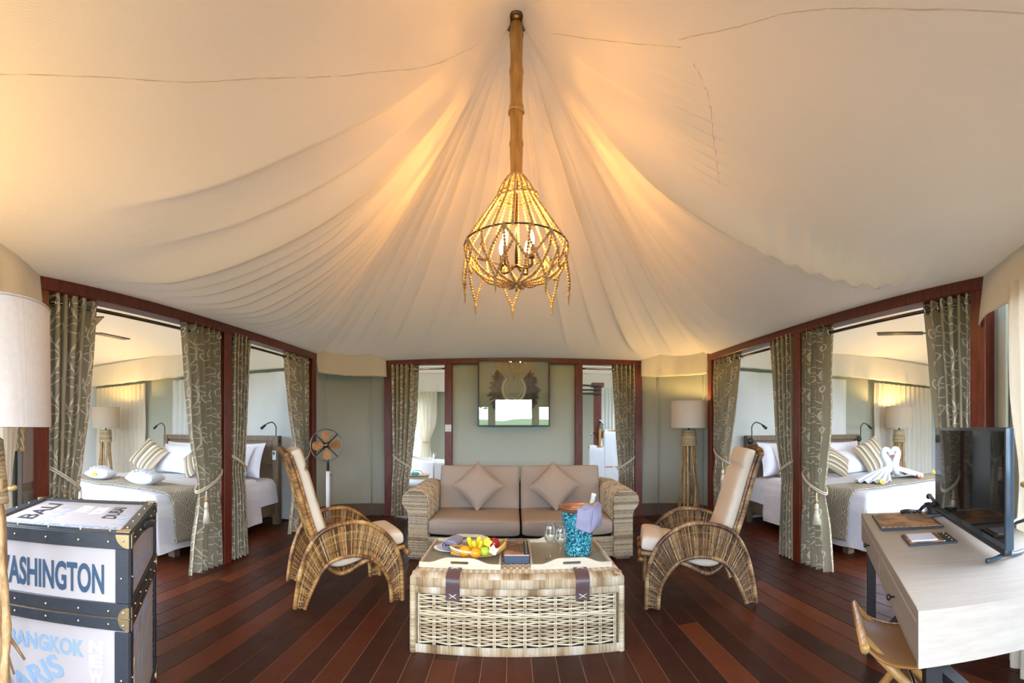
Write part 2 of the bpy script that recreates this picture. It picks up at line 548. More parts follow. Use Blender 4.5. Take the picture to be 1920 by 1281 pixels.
M['tray'] = wood('washed_tray_wood', (.52, .43, .30), (.66, .57, .43), .5, (2, 12, 12), .08)
M['traybase'] = wood('olive_tray_base', (.235, .205, .135), (.315, .28, .19), .32, (10, 1.5, 10), .08)
M['china'] = plain('white_china', (.80, .81, .83), .15, .02)
M['lavender'] = cloth('lavender_napkin', (.315, .305, .42), wrinkle=.2)
M['orange'] = plain('orange_peel', (.82, .33, .015), .35, .1, 12, .4, 120)
M['banana'] = plain('banana_peel', (.82, .66, .03), .4, .12, 10)
M['greenapple'] = plain('green_peel', (.42, .58, .04), .25, .2, 10)
M['redapple'] = plain('red_peel', (.33, .015, .02), .22, .3, 14)
M['stem'] = plain('green_stem', (.16, .28, .04), .6)
M['petal'] = plain('white_petal', (.83, .83, .80), .5, .03)
M['pollen'] = plain('yellow_petal', (.86, .66, .05), .5, .05)
M['redpetal'] = plain('red_petal', (.55, .06, .06), .5, .1)
M['lidi'] = strands('golden_cane', [(.36, .17, .03), (.60, .34, .06), (.72, .5, .16)], .35)
def mosaic_mat():
    t = NT('turquoise_mosaic'); tc = t.n('ShaderNodeTexCoord')
    mp = t.n('ShaderNodeMapping', {'Vector': tc.outputs['UV'], 'Scale': (70, 34, 1)})
    v = t.n('ShaderNodeTexVoronoi', {'Vector': mp.outputs[0], 'Scale': 1.0, 'Randomness': .55})
    h = t.n('ShaderNodeSeparateColor', {0: v.outputs['Color']}).outputs[0]
    big = t.noise(5, 3, t.obj())
    x = t.math('ADD', t.math('MULTIPLY', h, .65), t.math('MULTIPLY', big, .4))
    col = t.ramp(x, [(.15, (.006, .012, .035)), (.42, (.01, .12, .17)), (.62, (.03, .30, .36)), (.85, (.25, .62, .66))])
    return t.done(col, .18, t.bump(v.outputs['Distance'], .5, .004))
M['mosaic'] = mosaic_mat()
def map_mat():
    t = NT('old_map_print'); o = t.obj()
    f = t.noise(7, 6, o, .62)
    col = t.ramp(f, [(.40, (.45, .22, .09)), (.50, (.33, .15, .06)), (.53, (.09, .05, .03)), (.64, (.16, .085, .05))])
    return t.done(col, .45)
M['map'] = map_mat()
M['paper'] = plain('white_paper', (.62, .66, .80), .7, .02)
M['boxblue'] = plain('blue_black_board', (.045, .062, .095), .5, .1)
M['fanwood'] = wood('orange_fan_wood', (.22, .085, .025), (.50, .23, .07), .4, (4, 4, 4), .1)
M['chrome'] = plain('grey_metal', (.16, .17, .17), .3, .05, Metallic=1.0)
M['enamel'] = plain('white_enamel', (.74, .78, .80), .3, .03)
M['feather'] = strands('dark_feathers', [(.018, .011, .010), (.045, .028, .026), (.10, .07, .06)], .6)
M['shell'] = plain('cream_shell', (.74, .66, .48), .4, .08)
M['matboard'] = plain('sage_backing', (.40, .40, .31), .8, .03)
def glass(name, rough=.0, tint=(1, 1, 1), spec=.10):
    t = NT(name)
    tr = t.n('ShaderNodeBsdfTransparent', {'Color': (*tint, 1)})
    gl = t.n('ShaderNodeBsdfGlossy', {'Color': (1, 1, 1, 1), 'Roughness': rough})
    lw = t.n('ShaderNodeLayerWeight', {'Blend': .35})
    f = t.math('ADD', spec, t.math('MULTIPLY', lw.outputs['Facing'], .75))
    mx = t.n('ShaderNodeMixShader', {0: f, 1: tr.outputs[0], 2: gl.outputs[0]})
    t.set(t.out.inputs[0], mx.outputs[0]); return t.m
M['glass'] = glass('clear_glass', 0, (.96, .98, .98), .05)
M['pane'] = glass('picture_glass', 0, (.97, 1, .98), .06)
M['wine'] = glass('white_wine', 0, (.8, .8, .75), .06)
M['fandark'] = plain('dark_fan_blade', (.03, .024, .02), .4, .1)
M['grass'] = plain('lawn', (.07, .105, .04), .9, .4, 3)
M['leafgreen'] = plain('tree_leaf', (.14, .30, .05), .6, .4, 3, trans=.3)
M['hill'] = plain('green_hillside', (.10, .17, .06), .9, .5, .6)
M['bark'] = plain('grey_bark', (.20, .16, .12), .9, .3, 20)
M['aqua'] = plain('turquoise_bottle', (.02, .33, .42), .25, .05)
M['sage'] = plain('sage_bottle', (.10, .14, .12), .3, .05)
M['siding'] = plain('pale_siding', (.6, .6, .58), .6, .05)
M['mirrorpane'] = plain('grey_mirror', (.36, .40, .42), .12, .05, Metallic=.6)
# ------------------------------------------------------------------ floor of separate boards
floor = struct(MB().box((0, 4.4, -.0285), (15.2, 10.6, .05)).build('floor', M['gap'], None, False), 'dark red-brown polished timber board floor of the tent', 'floor')
BW = .132
plank_meshes = {}
def plank(x, y0, y1):
    L = round(y1 - y0, 2)
    if L not in plank_meshes:
        o = MB()
        w = BW - .0035; b = .0015
        vs = []
        for y in (0, L - .003):
            vs += [(-w / 2, y, -.02), (-w / 2, y, -b), (-w / 2 + b, y, 0), (w / 2 - b, y, 0), (w / 2, y, -b), (w / 2, y, -.02)]
        o.add(vs, [(i, i + 1, i + 7, i + 6) for i in range(5)] + [(0, 1, 2, 3, 4, 5), (11, 10, 9, 8, 7, 6)])
        ob = o.build('board', M['plank'], floor, False)
        plank_meshes[L] = ob.data
    else:
        ob = bpy.data.objects.new('board', plank_meshes[L]); COL.objects.link(ob); ob.parent = floor
    ob.location = (x, y0, 0)
    return ob
for i in range(-21, 22):                       # the main room: boards run away from the camera
    x = i * BW + .03
    y = -.3 - R.random() * 2.2
    if abs(i) >= 20: continue
    while y < 6.1:
        L = R.choice((1.8, 2.4, 3.0, 3.0))
        plank(x, y, y + L); y += L
mb = MB()
for i in range(-55, 56):                       # under the beds and in the bathroom one joined run
    x = i * BW + .03
    if abs(i) >= 20:
        mb.box((x, 3.0, -.01), (BW - .004, 6.4, .02))
    if abs(i) < 30:
        mb.box((x, 8.3, -.01), (BW - .004, 2.9, .02))
stuff(mb.build('side_boards', M['plank'], floor, False))

# ------------------------------------------------------------------ tent roof
PK = (0.02, 3.3); ZP = 4.27; ZE = 2.205
POLY = [(-1.78, 6.17), (1.80, 6.17), (2.25, 6.36), (2.72, 5.8), (2.465, 5.3), (2.465, 1.45), (1.28, -.25), (-1.28, -.25), (-2.465, 1.4), (-2.465, 5.25), (-2.70, 5.75), (-2.2, 6.36)]
def ray_d(phi):          # distance from the peak to the eaves along plan angle phi (0 = back, positive = right)
    dx, dy = sin(phi), cos(phi); best = 9
    for (ax, ay), (bx, by) in zip(POLY, POLY[1:] + POLY[:1]):
        ax -= PK[0]; bx -= PK[0]; ay -= PK[1]; by -= PK[1]
        ex, ey = bx - ax, by - ay
        det = dx * -ey + dy * ex
        if abs(det) < 1e-9: continue
        r = (ax * -ey + ay * ex) / det; s_ = (dx * ay - dy * ax) / det
        if r > 0 and -1e-6 <= s_ <= 1 + 1e-6: best = min(best, r)
    return best
# the slope profile changes round the peak: steep and hollow over the side bays, almost straight over the front
PTAB = [(0, 1.5), (35, 1.4), (54, 1.36), (70, 1.75), (84, 2.2), (105, 2.5), (124, 2.6), (138, 2.0), (150, 1.3), (180, 1.15)]
def prof_p(a):
    return sum(interp(PTAB, abs(a + d))[0] for d in (-6, -3, 0, 3, 6)) / 5
# radial folds: (angle, width, depth, start, end)
FOLD = [(-6, 1.0, .3, .1, .8), (-13, 1.2, .5, .04, .85), (-20, 1.0, .6, .03, .8), (-26, 1.3, .7, .05, .9), (-33.5, 1.0, 1.2, .03, .92), (-37.5, .9, .8, .06, .93), (-42, 1.0, 1.0, .03, .93), (-46, .8, .8, .10, .93),
        (-50.5, 1.0, .8, .06, .95), (-54.5, 1.2, 1.3, .03, .95), (-60, 1.0, .9, .10, .95), (-65, 1.3, 1.1, .05, .95), (-70, .9, .8, .16, .95), (-75, 1.4, 1.2, .06, .96), (-80.5, 1.0, .9, .22, .96), (-86, 1.5, 1.2, .08, .97),
        (-92, 1.1, .9, .25, .97), (-97, 1.4, 1.1, .10, .97), (-102, 1.0, .8, .3, .98), (-107, 1.4, 1.0, .15, .98), (-112, 1.0, .8, .35, .98), (-116.5, 1.4, 1.0, .2, .98), (-123, 1.8, 1.7, .08, .97), (-130, 1.6, .7, .2, .8), (-139, 2.2, 1.0, .15, .85),
        (9, .6, .3, .1, .7), (15, .8, .5, .05, .92), (24, 1.4, .6, .03, .9), (31.5, .9, 1.5, .03, .95), (35, .8, .6, .15, .9), (40, 1.2, .7, .3, .95), (46, 1.6, 1.1, .05, .9), (52, 1.2, 1.2, .12, .95), (57.5, 1.6, 1.4, .05, .93),
        (64, 1.3, .6, .4, .95), (72, 1.5, .5, .35, .9), (118, 1.8, .6, .3, .9), (124.5, 2.0, 2.2, .10, .97), (140, 2.2, .5, .1, .5)]
def folds(phi, t, rho):
    a = math.degrees(phi); s_ = 0
    for (c, w, d, t0, t1) in FOLD:
        x = a - c
        if x < -180: x += 360
        if abs(x) > 6 * w: continue
        sg = 1 if c < 0 else -1
        f = exp(-abs(x / (w * (.6 if x * sg > 0 else 1.5))) ** 1.25)
        s_ += d * f * smooth(t0, t0 + .16, t) * (1 - smooth(t1 - .22, t1, t))
    return s_ * min(rho * .068, .070)
def pucker(phi, t, rho):        # short gathers along the sewn seams on the right-hand side
    a = math.degrees(phi); z = 0
    if 122 < a < 136: z += .026 * sin(rho * 2 * pi / .135) * exp(-((a - 126.5) / 3.2) ** 2) * smooth(.52, .62, t) * (1 - smooth(.86, .96, t))
    if 128 < a < 150: z += .017 * sin(a * 2 * pi / 1.9 + 6 * t) * exp(-((t - .44) / .05) ** 2) * smooth(128, 132, a) * (1 - smooth(144, 149, a))
    if 8 < a < 30: z += .008 * sin(rho * 2 * pi / .10 + a * .3) * exp(-((a - 19 - 4 * t) / 3) ** 2) * smooth(.78, .84, t) * (1 - smooth(.93, .99, t))
    if -34 < a < -12: z += .007 * sin(rho * 2 * pi / .11 + a * .3) * exp(-((a + 24) / 4) ** 2) * smooth(.80, .86, t) * (1 - smooth(.94, .99, t))
    return z
_D = {}; _P = {}
def roof_z(phi, t):
    k = round(math.degrees(phi) * 4)
    if k not in _D: _D[k] = ray_d(phi)
    D = _D[k]; rho = t * D
    x, y = PK[0] + rho * sin(phi), PK[1] + rho * cos(phi)
    if k not in _P: _P[k] = prof_p(math.degrees(phi))
    z = ZE + (ZP - ZE) * max(0, 1 - t) ** _P[k]
    z -= folds(phi, t, rho)
    z += pucker(phi, t, rho) + .008 * noise.noise(V((x * 2.2, y * 2.2, 0))) * smooth(0, .3, t) * (1 - smooth(.9, 1, t))
    return V((x, y, z))
def roof_fn(u, w):
    phi = lerp(-pi, pi, u)
    t = .012 + (1 - .012) * w ** 1.15
    return roof_z(phi, t)
ceiling = struct(MB().grid(roof_fn, 1080, 90).build('ceiling', M['roof']), 'draped beige canvas roof of the main tent rising to the bamboo pole', 'ceiling')
def seam(angs):
    pts = []
    for (a, t) in spline([(p[0], p[1], 0) for p in angs], 12) and [(q.x, q.y) for q in spline([(p[0], p[1], 0) for p in angs], 12)]:
        p = roof_z(radians(a), t); pts.append(p)
    MB().tube(pts, .0016, 5).build('seam', M['roof'], ceiling)
seam([(-138, .12), (-140.4, .21), (-143, .32), (-145, .45), (-147, .57), (-149.5, .71), (-154, .86)])
seam([(143, .12), (145, .17), (147, .30), (148.5, .44)])
seam([(149.4, .44), (152, .55), (153.7, .62), (155.4, .73), (157.5, .84)])
seam([(147, .46), (143.5, .48), (138.6, .48), (130.8, .48)])
seam([(-122, .40), (-122, .6), (-121, .84), (-122.5, .97)])
seam([(13, .12), (12, .4), (13, .7), (16, .97)])
seam([(-22, .30), (-21, .5), (-22, .75), (-26, .96)])

# ------------------------------------------------------------------ timber frames
XL, XR = -2.52, 2.52
def timber_wall(name, label, x, ys, beam, sgn):
    w = thing(name, label, 'wall'); w['kind'] = 'structure'
    for y in ys:
        MB().rbox((x, y, 1.115), (.12, .115, 2.23), .004, 1).build('post', M['frame'], w, True, auto=30)
    MB().rbox((x, sum(beam) / 2, 2.185), (.13, beam[1] - beam[0], .12), .004, 1).build('beam', M['frame'], w, True, auto=30)
    return w
wl = timber_wall('wall_left', 'red-brown timber post frame between the tent and the left bedroom', XL, (1.44, 3.38, 5.24), (1.38, 5.30), -1)
wr_ = timber_wall('wall_right', 'red-brown timber post frame between the tent and the right bedroom', XR, (1.50, 3.42, 5.34), (1.44, 5.40), 1)
wb = thing('wall_back', 'red-brown timber frame and sage panel behind the sofa', 'wall'); wb['kind'] = 'structure'
for x in (-1.755, -.895, .895, 1.745):
    MB().rbox((x, 6.23, 1.115), (.105, .12, 2.23), .004, 1).build('post', M['frame'], wb, True, auto=30)
MB().rbox((0, 6.23, 2.19), (3.62, .13, .12), .004, 1).build('beam', M['frame'], wb, True, auto=30)
MB().box((0, 6.255, 1.08), (1.70, .03, 2.12)).build('panel', M['panel'], wb, False)

def cloth_wall(name, label, path, z0, z1, mat, amp=.012, seed=1, cat='wall', thick=0, kind=True, parts=True, fold=2.5):
    pts = resample(path, .05)
    n = len(pts) - 1
    def fn(u, w):
        k = min(n, round(u * n)); p = pts[k]
        z = lerp(z0, z1, w)
        d = noise.noise(V((p.x * fold + seed, p.y * fold, z * .5))) * amp * 2 + noise.noise(V((p.x * 9 + seed, p.y * 9, z * 1.4))) * amp * .4
        t = pts[min(n, k + 1)] - pts[max(0, k - 1)]
        q = V((-t.y, t.x, 0)).normalized() * d
        return V((p.x + q.x, p.y + q.y, z))
    o = MB().grid(fn, n, 24).build(name, mat)
    if thick:
        md = o.modifiers.new('thick', 'SOLIDIFY'); md.thickness = thick
    if kind: struct(o, label, cat)
    return o
cl = [(-2.56, 5.30, 0), (-2.60, 5.62, 0), (-2.45, 5.98, 0), (-2.1, 6.2, 0), (-1.81, 6.27, 0)]
cr = [(1.81, 6.27, 0), (2.12, 6.22, 0), (2.5, 6.0, 0), (2.66, 5.66, 0), (2.58, 5.4, 0)]
a = cloth_wall('wall_back_left', 'grey-green canvas corner behind the pedestal fan', spline(cl, 8), -.01, 2.3, M['greycanvas'], .014, 3)
b = cloth_wall('wall_back_right', 'grey-green canvas corner behind the driftwood lamp', spline(cr, 8), -.01, 2.3, M['greycanvas'], .014, 8)
def offset_path(path, d, z=0):
    P = [V(p) for p in path]; out = []
    for i, p in enumerate(P):
        t = P[min(i + 1, len(P) - 1)] - P[max(0, i - 1)]
        q = V((-t.y, t.x, 0)).normalized()
        out.append(p + q * d)
    return out
def skirt(parent, path):
    pts = resample(spline(path, 8), .08)
    def fn(u, w):
        p = pts[round(u * (len(pts) - 1))]; return V((p.x, p.y, lerp(.0, .17, w)))
    MB().grid(fn, len(pts) - 1, 1).build('skirting', plain('brown_canvas_skirt', (.13, .10, .075), .8), parent)
skirt(a, offset_path(cl, -.03)); skirt(b, offset_path(cr, -.03))
def seamline(parent, x, y):
    MB().tube([(x, y, .02), (x, y, 2.2)], .006, 6).build('seam', M['greycanvas'], parent)
seamline(a, -2.50, 5.72); seamline(a, -2.0, 6.18); seamline(b, 2.05, 6.19); seamline(b, 2.55, 5.75)

def valance(name, label, path, z0, z1, seed=0, mat=None, flare=.05, sag=.0):
    pts = resample(spline(path, 8), .03); n = len(pts) - 1
    def fn(u, w):
        k = round(u * n); p = pts[k]
        t = pts[min(n, k + 1)] - pts[max(0, k - 1)]
        q = V((-t.y, t.x, 0)).normalized()
        rip = noise.noise(V((p.x * 4 + seed, p.y * 4, w * .8))) * .03 + noise.noise(V((p.x * 13 + seed, p.y * 13, w))) * .008
        lo = z0 + .012 * noise.noise(V((p.x * 5, p.y * 5, seed)))- sag * (abs(u - .5) * 2) ** 6
        return V((p.x, p.y, lerp(lo, z1, w))) - q * ((1 - w) * flare + rip * (1.1 - w))
    o = MB().grid(fn, n, 14).build(name, mat or M['valance'], None, True, solid=.004)
    return struct(o, label, 'valance')
# inward side of these paths is the negative normal (paths run clockwise seen from above reversed)
valance('trim_1', 'cream canvas valance above the pedestal fan', [(-2.50, 5.33, 0), (-2.42, 5.62, 0), (-2.2, 5.92, 0), (-1.86, 6.10, 0), (-1.78, 6.15, 0)], 1.97, 2.32, 2)
valance('trim_2', 'cream canvas valance above the driftwood lamp beside the right bedroom', [(1.78, 6.15, 0), (1.9, 6.10, 0), (2.25, 5.95, 0), (2.46, 5.66, 0), (2.52, 5.43, 0)], 1.97, 2.32, 5)
valance('trim_3', 'cream canvas valance at the front left window', [(-1.265, -.23, 0), (-1.83, .57, 0), (-2.395, 1.34, 0), (-2.47, 1.42, 0)], 1.93, 2.30, 7, sag=.04)
valance('trim_4', 'cream canvas valance at the front right window', [(2.47, 1.44, 0), (2.395, 1.36, 0), (1.83, .57, 0), (1.265, -.23, 0)], 1.93, 2.30, 9, sag=.04)

# front canted walls: canvas beside the posts, open window bays, and the front wall with its doorway behind the camera
def slab_wall(name, label, p0, p1, openings, z1=2.3, mat=None, th=.04):
    """A straight wall from p0 to p1 with rectangular openings (s0, s1, zlo, zhi) along its length."""
    p0, p1 = V((*p0, 0)), V((*p1, 0)); L = (p1 - p0).length; d = (p1 - p0) / L; q = V((-d.y, d.x, 0))
    ss = sorted({0, L, *[o[0] for o in openings], *[o[1] for o in openings]})
    mb = MB()
    ang = atan2(d.y, d.x)
    for s0, s1 in zip(ss, ss[1:]):
        zs = [(0, z1)]
        for o in openings:
            if o[0] < s1 - 1e-6 and o[1] > s0 + 1e-6:
                zs = [z for z in ((0, o[2]), (o[3], z1)) if z[1] - z[0] > .01]
        for z in zs:
            c = p0 + d * ((s0 + s1) / 2)
            mb.box((c.x, c.y, (z[0] + z[1]) / 2), (s1 - s0, th, z[1] - z[0]), rotz(ang))
    return struct(mb.build(name, mat or M['greycanvas'], None, False), label, 'wall')
slab_wall('wall_front_left', 'grey-green canvas front left wall with an open window', (-1.28, -.25), (-2.60, 1.40), [(.55, 1.55, .35, 1.98)])
slab_wall('wall_front_right', 'grey-green canvas front right wall with an open window', (2.60, 1.44), (1.28, -.25), [(.55, 1.55, .35, 1.98)])
slab_wall('wall_front', 'grey-green front wall with the open doorway', (1.28, -.25), (-1.28, -.25), [(.10, .58, .6, 1.83), (.78, 1.78, 0, 2.03), (1.98, 2.46, .6, 1.83)])

# ------------------------------------------------------------------ bedrooms and bathroom shells
def bedroom(sg, side):
    X0, X1 = sg * 2.58, sg * 7.2
    Y0, Y1 = .7, 5.48
    xa, xb = min(X0, X1), max(X0, X1)
    slab_wall('wall_bedroom_%s_outer' % side, 'canvas outer wall of the %s bedroom' % side, (X1, Y0), (X1, Y1), [], 2.6, M['whitecurtain'])
    slab_wall('wall_bedroom_%s_back' % side, 'grey-green canvas wall behind the %s bed' % side, (xa, Y1), (xb, Y1), [], 2.6)
    slab_wall('wall_bedroom_%s_front' % side, 'open canvas front of the %s bedroom' % side, (xa, Y0), (xb, Y0), [(.5, 4.2, .3, 2.0)], 2.6, M['whitecurtain'])
    cx, cy = (X0 + X1) / 2, 3.1
    def fn(u, w):
        x, y = lerp(xa, xb, u), lerp(Y0, Y1, w)
        e = max(abs(x - cx) / 2.31, abs(y - cy) / 2.39)
        inner = smooth(.0, 1.0, 1 - abs(x - X0) / 4.62)
        z = 2.47 - .16 * inner + 1.0 * (1 - min(1, e)) ** 1.15
        z += .02 * noise.noise(V((x * 2, y * 2, sg)))
        return V((x, y, z))
    struct(MB().grid(fn, 60, 60).build('ceiling_bedroom_%s' % side, M['roof2']), 'pale canvas roof of the %s bedroom' % side, 'ceiling')
    pa = [(xa, Y1 - .05, 0), ((xa + xb) / 2, Y1 - .06, 0), (xb, Y1 - .05, 0)]
    valance('trim_bedroom_%s' % side, 'long cream valance along the %s bedroom wall' % side, [(p[0], p[1] - .06, 0) for p in pa], 2.06, 2.46, 11 + sg, M['valance'], .03)
bedroom(-1, 'left'); bedroom(1, 'right')

slab_wall('wall_bathroom_back', 'olive canvas far wall of the bathroom with windows', (-3.2, 9.7), (3.2, 9.7), [(.85, 1.30, .2, 1.9), (5.0, 5.75, .2, 1.95)], 2.6)
slab_wall('wall_bathroom_left', 'olive canvas left wall of the bathroom', (-3.2, 6.42), (-3.2, 9.7), [(1.2, 2.2, .7, 1.9)], 2.6)  # side opening added out of view to brighten the bathroom
slab_wall('wall_bathroom_right', 'olive canvas right wall of the bathroom', (3.2, 6.42), (3.2, 9.7), [(1.2, 2.2, .7, 1.9)], 2.6)  # matching unseen opening, also added for more light in the bathroom
def fn(u, w):
    x, y = lerp(-3.25, 3.25, u), lerp(6.32, 9.75, w)
    e = max(abs(x) / 3.25, abs(y - 8.03) / 1.72)
    return V((x, y, 2.36 + .8 * (1 - e) + .015 * noise.noise(V((x * 2, y * 2, 4)))))
struct(MB().grid(fn, 40, 30).build('ceiling_bathroom', M['roof2']), 'pale canvas roof of the bathroom', 'ceiling')
valance('trim_bathroom', 'wavy cream valance along the far bathroom wall', [(-3.1, 9.45, 0), (-1.6, 9.6, 0), (0, 9.6, 0), (1.6, 9.6, 0), (3.1, 9.5, 0)], 2.02, 2.42, 21, None, .05)

# ------------------------------------------------------------------ outside
struct(MB().box((0, 0, -.35), (160, 160, .1)).build('ground', M['grass'], None, False), 'green lawn around the tent', 'ground')
struct(MB().box((0, -3.6, -.05), (11, 6.6, .08)).build('bounce_deck', wood('bounce_deck_wood', (.15, .11, .08), (.24, .18, .13), .7, (6, .8, 6)), None, False), 'unseen timber deck added in front of the tent to warm the bounced light', 'bounce_deck')  # unseen deck, added so light bounced onto the roof canvas stays warm
def hill_fn(u, w):
    a = lerp(-1.15, 1.15, u)
    r = lerp(45, 75, w)
    h = (2.5 + .9 * noise.noise(V((u * 5, 1, 0))) + 1.2 * noise.noise(V((u * 14, 3, 0)))) * sin(pi * min(1, w * .9 + .05)) + .4 * noise.noise(V((u * 40, w * 12, 0)))
    return V((r * sin(a), -r * cos(a), h - .3))
struct(MB().grid(hill_fn, 90, 14).build('hill', M['hill'], None), 'low wooded green hill facing the tent doorway', 'hill')
def tree(x, y, h, cr, seed, label):
    rr = random.Random(seed)
    t = thing('tree', label, 'tree', (x, y, -.3), 0, None)
    MB().tube(spline([(0, 0, 0), (.1, .05, h * .35), (0, .1, h * .62), (.12, 0, h * .86)], 5), [lerp(.16, .05, k / 15) for k in range(16)], 8).build('trunk', M['bark'], t)
    mb = MB()
    for k in range(700):
        d = V((rr.gauss(0, 1), rr.gauss(0, 1), rr.gauss(0, .8))).normalized() * cr * (rr.random() ** .4)
        c = d + V((0, 0, h * .75)); a_ = rr.random() * 6.3; s_ = rr.uniform(.10, .2)
        ux = V((cos(a_), sin(a_), rr.uniform(-.5, .5))) * s_; uy = V((-sin(a_), cos(a_), rr.uniform(-.6, .6))) * s_ * .5
        mb.rnd().add([c - ux, c - uy, c + ux, c + uy], [(0, 1, 2, 3)])
    stuff(mb.build('foliage', M['leafgreen'], t, False))
tree(-2.6, 13.2, 4.0, 1.7, 1, 'leafy green tree outside the bathroom left window')
tree(2.9, 13.6, 4.2, 1.7, 2, 'leafy green tree outside the bathroom right window')
tree(-2.3, -9.5, 5.2, 1.9, 3, 'leafy tree near the doorway, mirrored in the picture glass')
tree(-5.5, -7.0, 4.5, 1.9, 4, 'leafy tree standing outside the front left window')
tree(5.5, -6.5, 4.5, 1.9, 5, 'leafy tree standing outside the front right window')
# ------------------------------------------------------------------ curtains with tiebacks
def curtain(label, axis, base, tab, lead, tie, tassel=True, n=5, W=1.05, room=1, mat=None, name='curtain', ztop=2.145, rings=True, group='leaf-embroidered curtains', amp=.044, cat='curtain', nv=44):
    """axis 'y' (hangs along a side wall at x=base) or 'x' (along the back wall at y=base); tab rows (z, low, high) along the wall;
    lead: which end is the free edge (0 low, 1 high); tie: height of the tieback or None."""
    t = thing(name, label, cat, (0, 0, 0), 0, group)
    def ext(z):
        # smooth interpolation of the outline
        a = interp(tab, z - .06); b = interp(tab, z); c = interp(tab, z + .06)
        return tuple((p + 2 * q + r_) / 4 for p, q, r_ in zip(a, b, c))
    sd = R.random() * 50
    def place(s_, off, z):
        return V((base + off, s_, z)) if axis == 'y' else V((s_, base + off, z))
    def fn(u, w):
        z = lerp(.012, ztop, w)
        lo, hi = ext(z)
        k = u if lead == 0 else 1 - u
        ph = 2 * pi * n * (k ** 1.25)
        wdt = (hi - lo)
        dense = min(1.0, .42 / max(.2, wdt))
        am = amp * (.55 + .45 * smooth(.05, .3, k)) * (.8 + .35 * dense)
        wob = noise.noise(V((u * 3 + sd, z * .9, 0))) * .5
        off = am * sin(ph + wob) + .010 * noise.noise(V((u * 7 + sd, z * 2.5, 1)))
        if tie is not None:
            pin = exp(-((z - tie) / .13) ** 2); off *= 1 - .45 * pin
        s_ = lerp(lo, hi, u) + .012 * sin(ph * 2 + 1) * dense
        return place(s_, off, z)
    M_ = mat or M['leaf']; W = 1.75 * (tab[-1][2] - tab[-1][1])
    MB().grid(fn, 96, nv, lambda u, w: (u * W + sd, lerp(0, ztop, w))).build('drape', M_, t)
    if rings:
        for i in range(4):
            s_ = lerp(tab[-1][1] + .035, tab[-1][2] - .03, i / 3)
            c = place(s_, 0, 2.075)
            pts = [(c + (V((.028 * cos(a), 0, .028 * sin(a))) if axis == 'y' else V((0, .028 * cos(a), .028 * sin(a))))) for a in [2 * pi * k / 12 for k in range(12)]]
            MB().tube(pts, .006, 6, True).build('ring', M['steel'], t)
    if tie is not None:
        lo, hi = ext(tie)
        ld, hk = (lo, hi) if lead == 0 else (hi, lo)
        s_out = (-1 if lead == 0 else 1)
        pts = []
        for k in range(20):
            a = 2 * pi * k / 20
            f = .5 + .5 * cos(a)                 # 1 at the free edge
            s_ = lerp(hk + .02 * -s_out, ld + .012 * s_out, f)
            off = (.052 + .012 * sin(a) ** 2) * sin(a)
            pts.append(place(s_, off * 1.15, tie + .15 - .17 * f))
        rp = MB()
        for j in range(2):
            rp.rnd().tube([V(p) + V((0, 0, .008 * (j * 2 - 1))) for p in pts], .0065, 5, True)
        rope = rp.build('tieback_rope', M['thread'], t)
        if tassel:
            c = place(lerp(ld, hk, .12), .07 * room if axis == 'y' else -.07, tie - .05)
            MB().tube([c + V((0, 0, .04)), c + V((0, 0, -.10))], .006, 6).build('cord', M['thread'], t)
            MB().ball(c + V((0, 0, -.03)), .019, 10, 8).build('bead', M['drift'], t)
            mb = MB().lathe([(.004, .0), (.018, -.012), (.020, -.045), (.014, -.06)], 14, c + V((0, 0, -.05)))
            for k in range(22):
                a = 2 * pi * k / 22
                mb.tube([c + V((.012 * cos(a), .012 * sin(a), -.11)), c + V((.022 * cos(a), .022 * sin(a), -.16)), c + V((.030 * cos(a), .030 * sin(a), -.235))], .0042, 4)
            mb.build('tassel', M['thread'], t)
    return t
curtain('leaf-embroidered curtain on the post beside the trunk, front left of the tent', 'y', -2.52, [(0, 1.53, 1.80), (.75, 1.53, 1.75), (1.3, 1.53, 1.84), (2.15, 1.53, 1.92)], 1, .85, n=5, W=1.0, room=1)
curtain('leaf-embroidered curtain with hanging tassel, left of the middle left post', 'y', -2.50, [(0, 2.85, 3.34), (.35, 2.9, 3.32), (.72, 2.99, 3.30), (1.2, 2.86, 3.31), (2.15, 2.76, 3.31)], 0, .72, n=6, W=1.15, room=1)
curtain('leaf-embroidered curtain right of the middle left post', 'y', -2.50, [(0, 3.45, 3.76), (.8, 3.45, 3.70), (2.15, 3.45, 3.80)], 1, .85, False, n=5, W=1.0, room=1)
curtain('leaf-embroidered curtain behind the left armchair beside the pedestal fan', 'y', -2.52, [(0, 4.62, 5.14), (.85, 4.82, 5.16), (1.5, 4.62, 5.17), (2.15, 4.53, 5.17)], 0, .82, n=5, W=1.1, room=1)
curtain('leaf-embroidered curtain behind the right armchair beside the driftwood lamp', 'y', 2.52, [(0, 4.70, 5.26), (.9, 4.90, 5.27), (1.5, 4.72, 5.27), (2.15, 4.56, 5.27)], 0, .85, n=5, W=1.1, room=-1)
curtain('leaf-embroidered curtain left of the middle right post', 'y', 2.50, [(0, 3.48, 3.78), (.75, 3.49, 3.72), (1.2, 3.5, 3.84), (2.15, 3.50, 3.93)], 1, .80, False, n=5, W=1.0, room=-1)
curtain('leaf-embroidered curtain with hanging tassel, right of the middle right post', 'y', 2.50, [(0, 2.93, 3.36), (.4, 2.98, 3.35), (.70, 3.05, 3.34), (1.2, 2.97, 3.35), (2.15, 2.94, 3.35)], 0, .70, n=5, W=1.1, room=-1)
curtain('leaf-embroidered curtain on the post behind the television', 'y', 2.52, [(0, 1.58, 1.86), (.8, 1.58, 1.79), (1.2, 1.58, 1.87), (2.15, 1.58, 1.98)], 1, .85, n=5, W=1.0, room=-1)
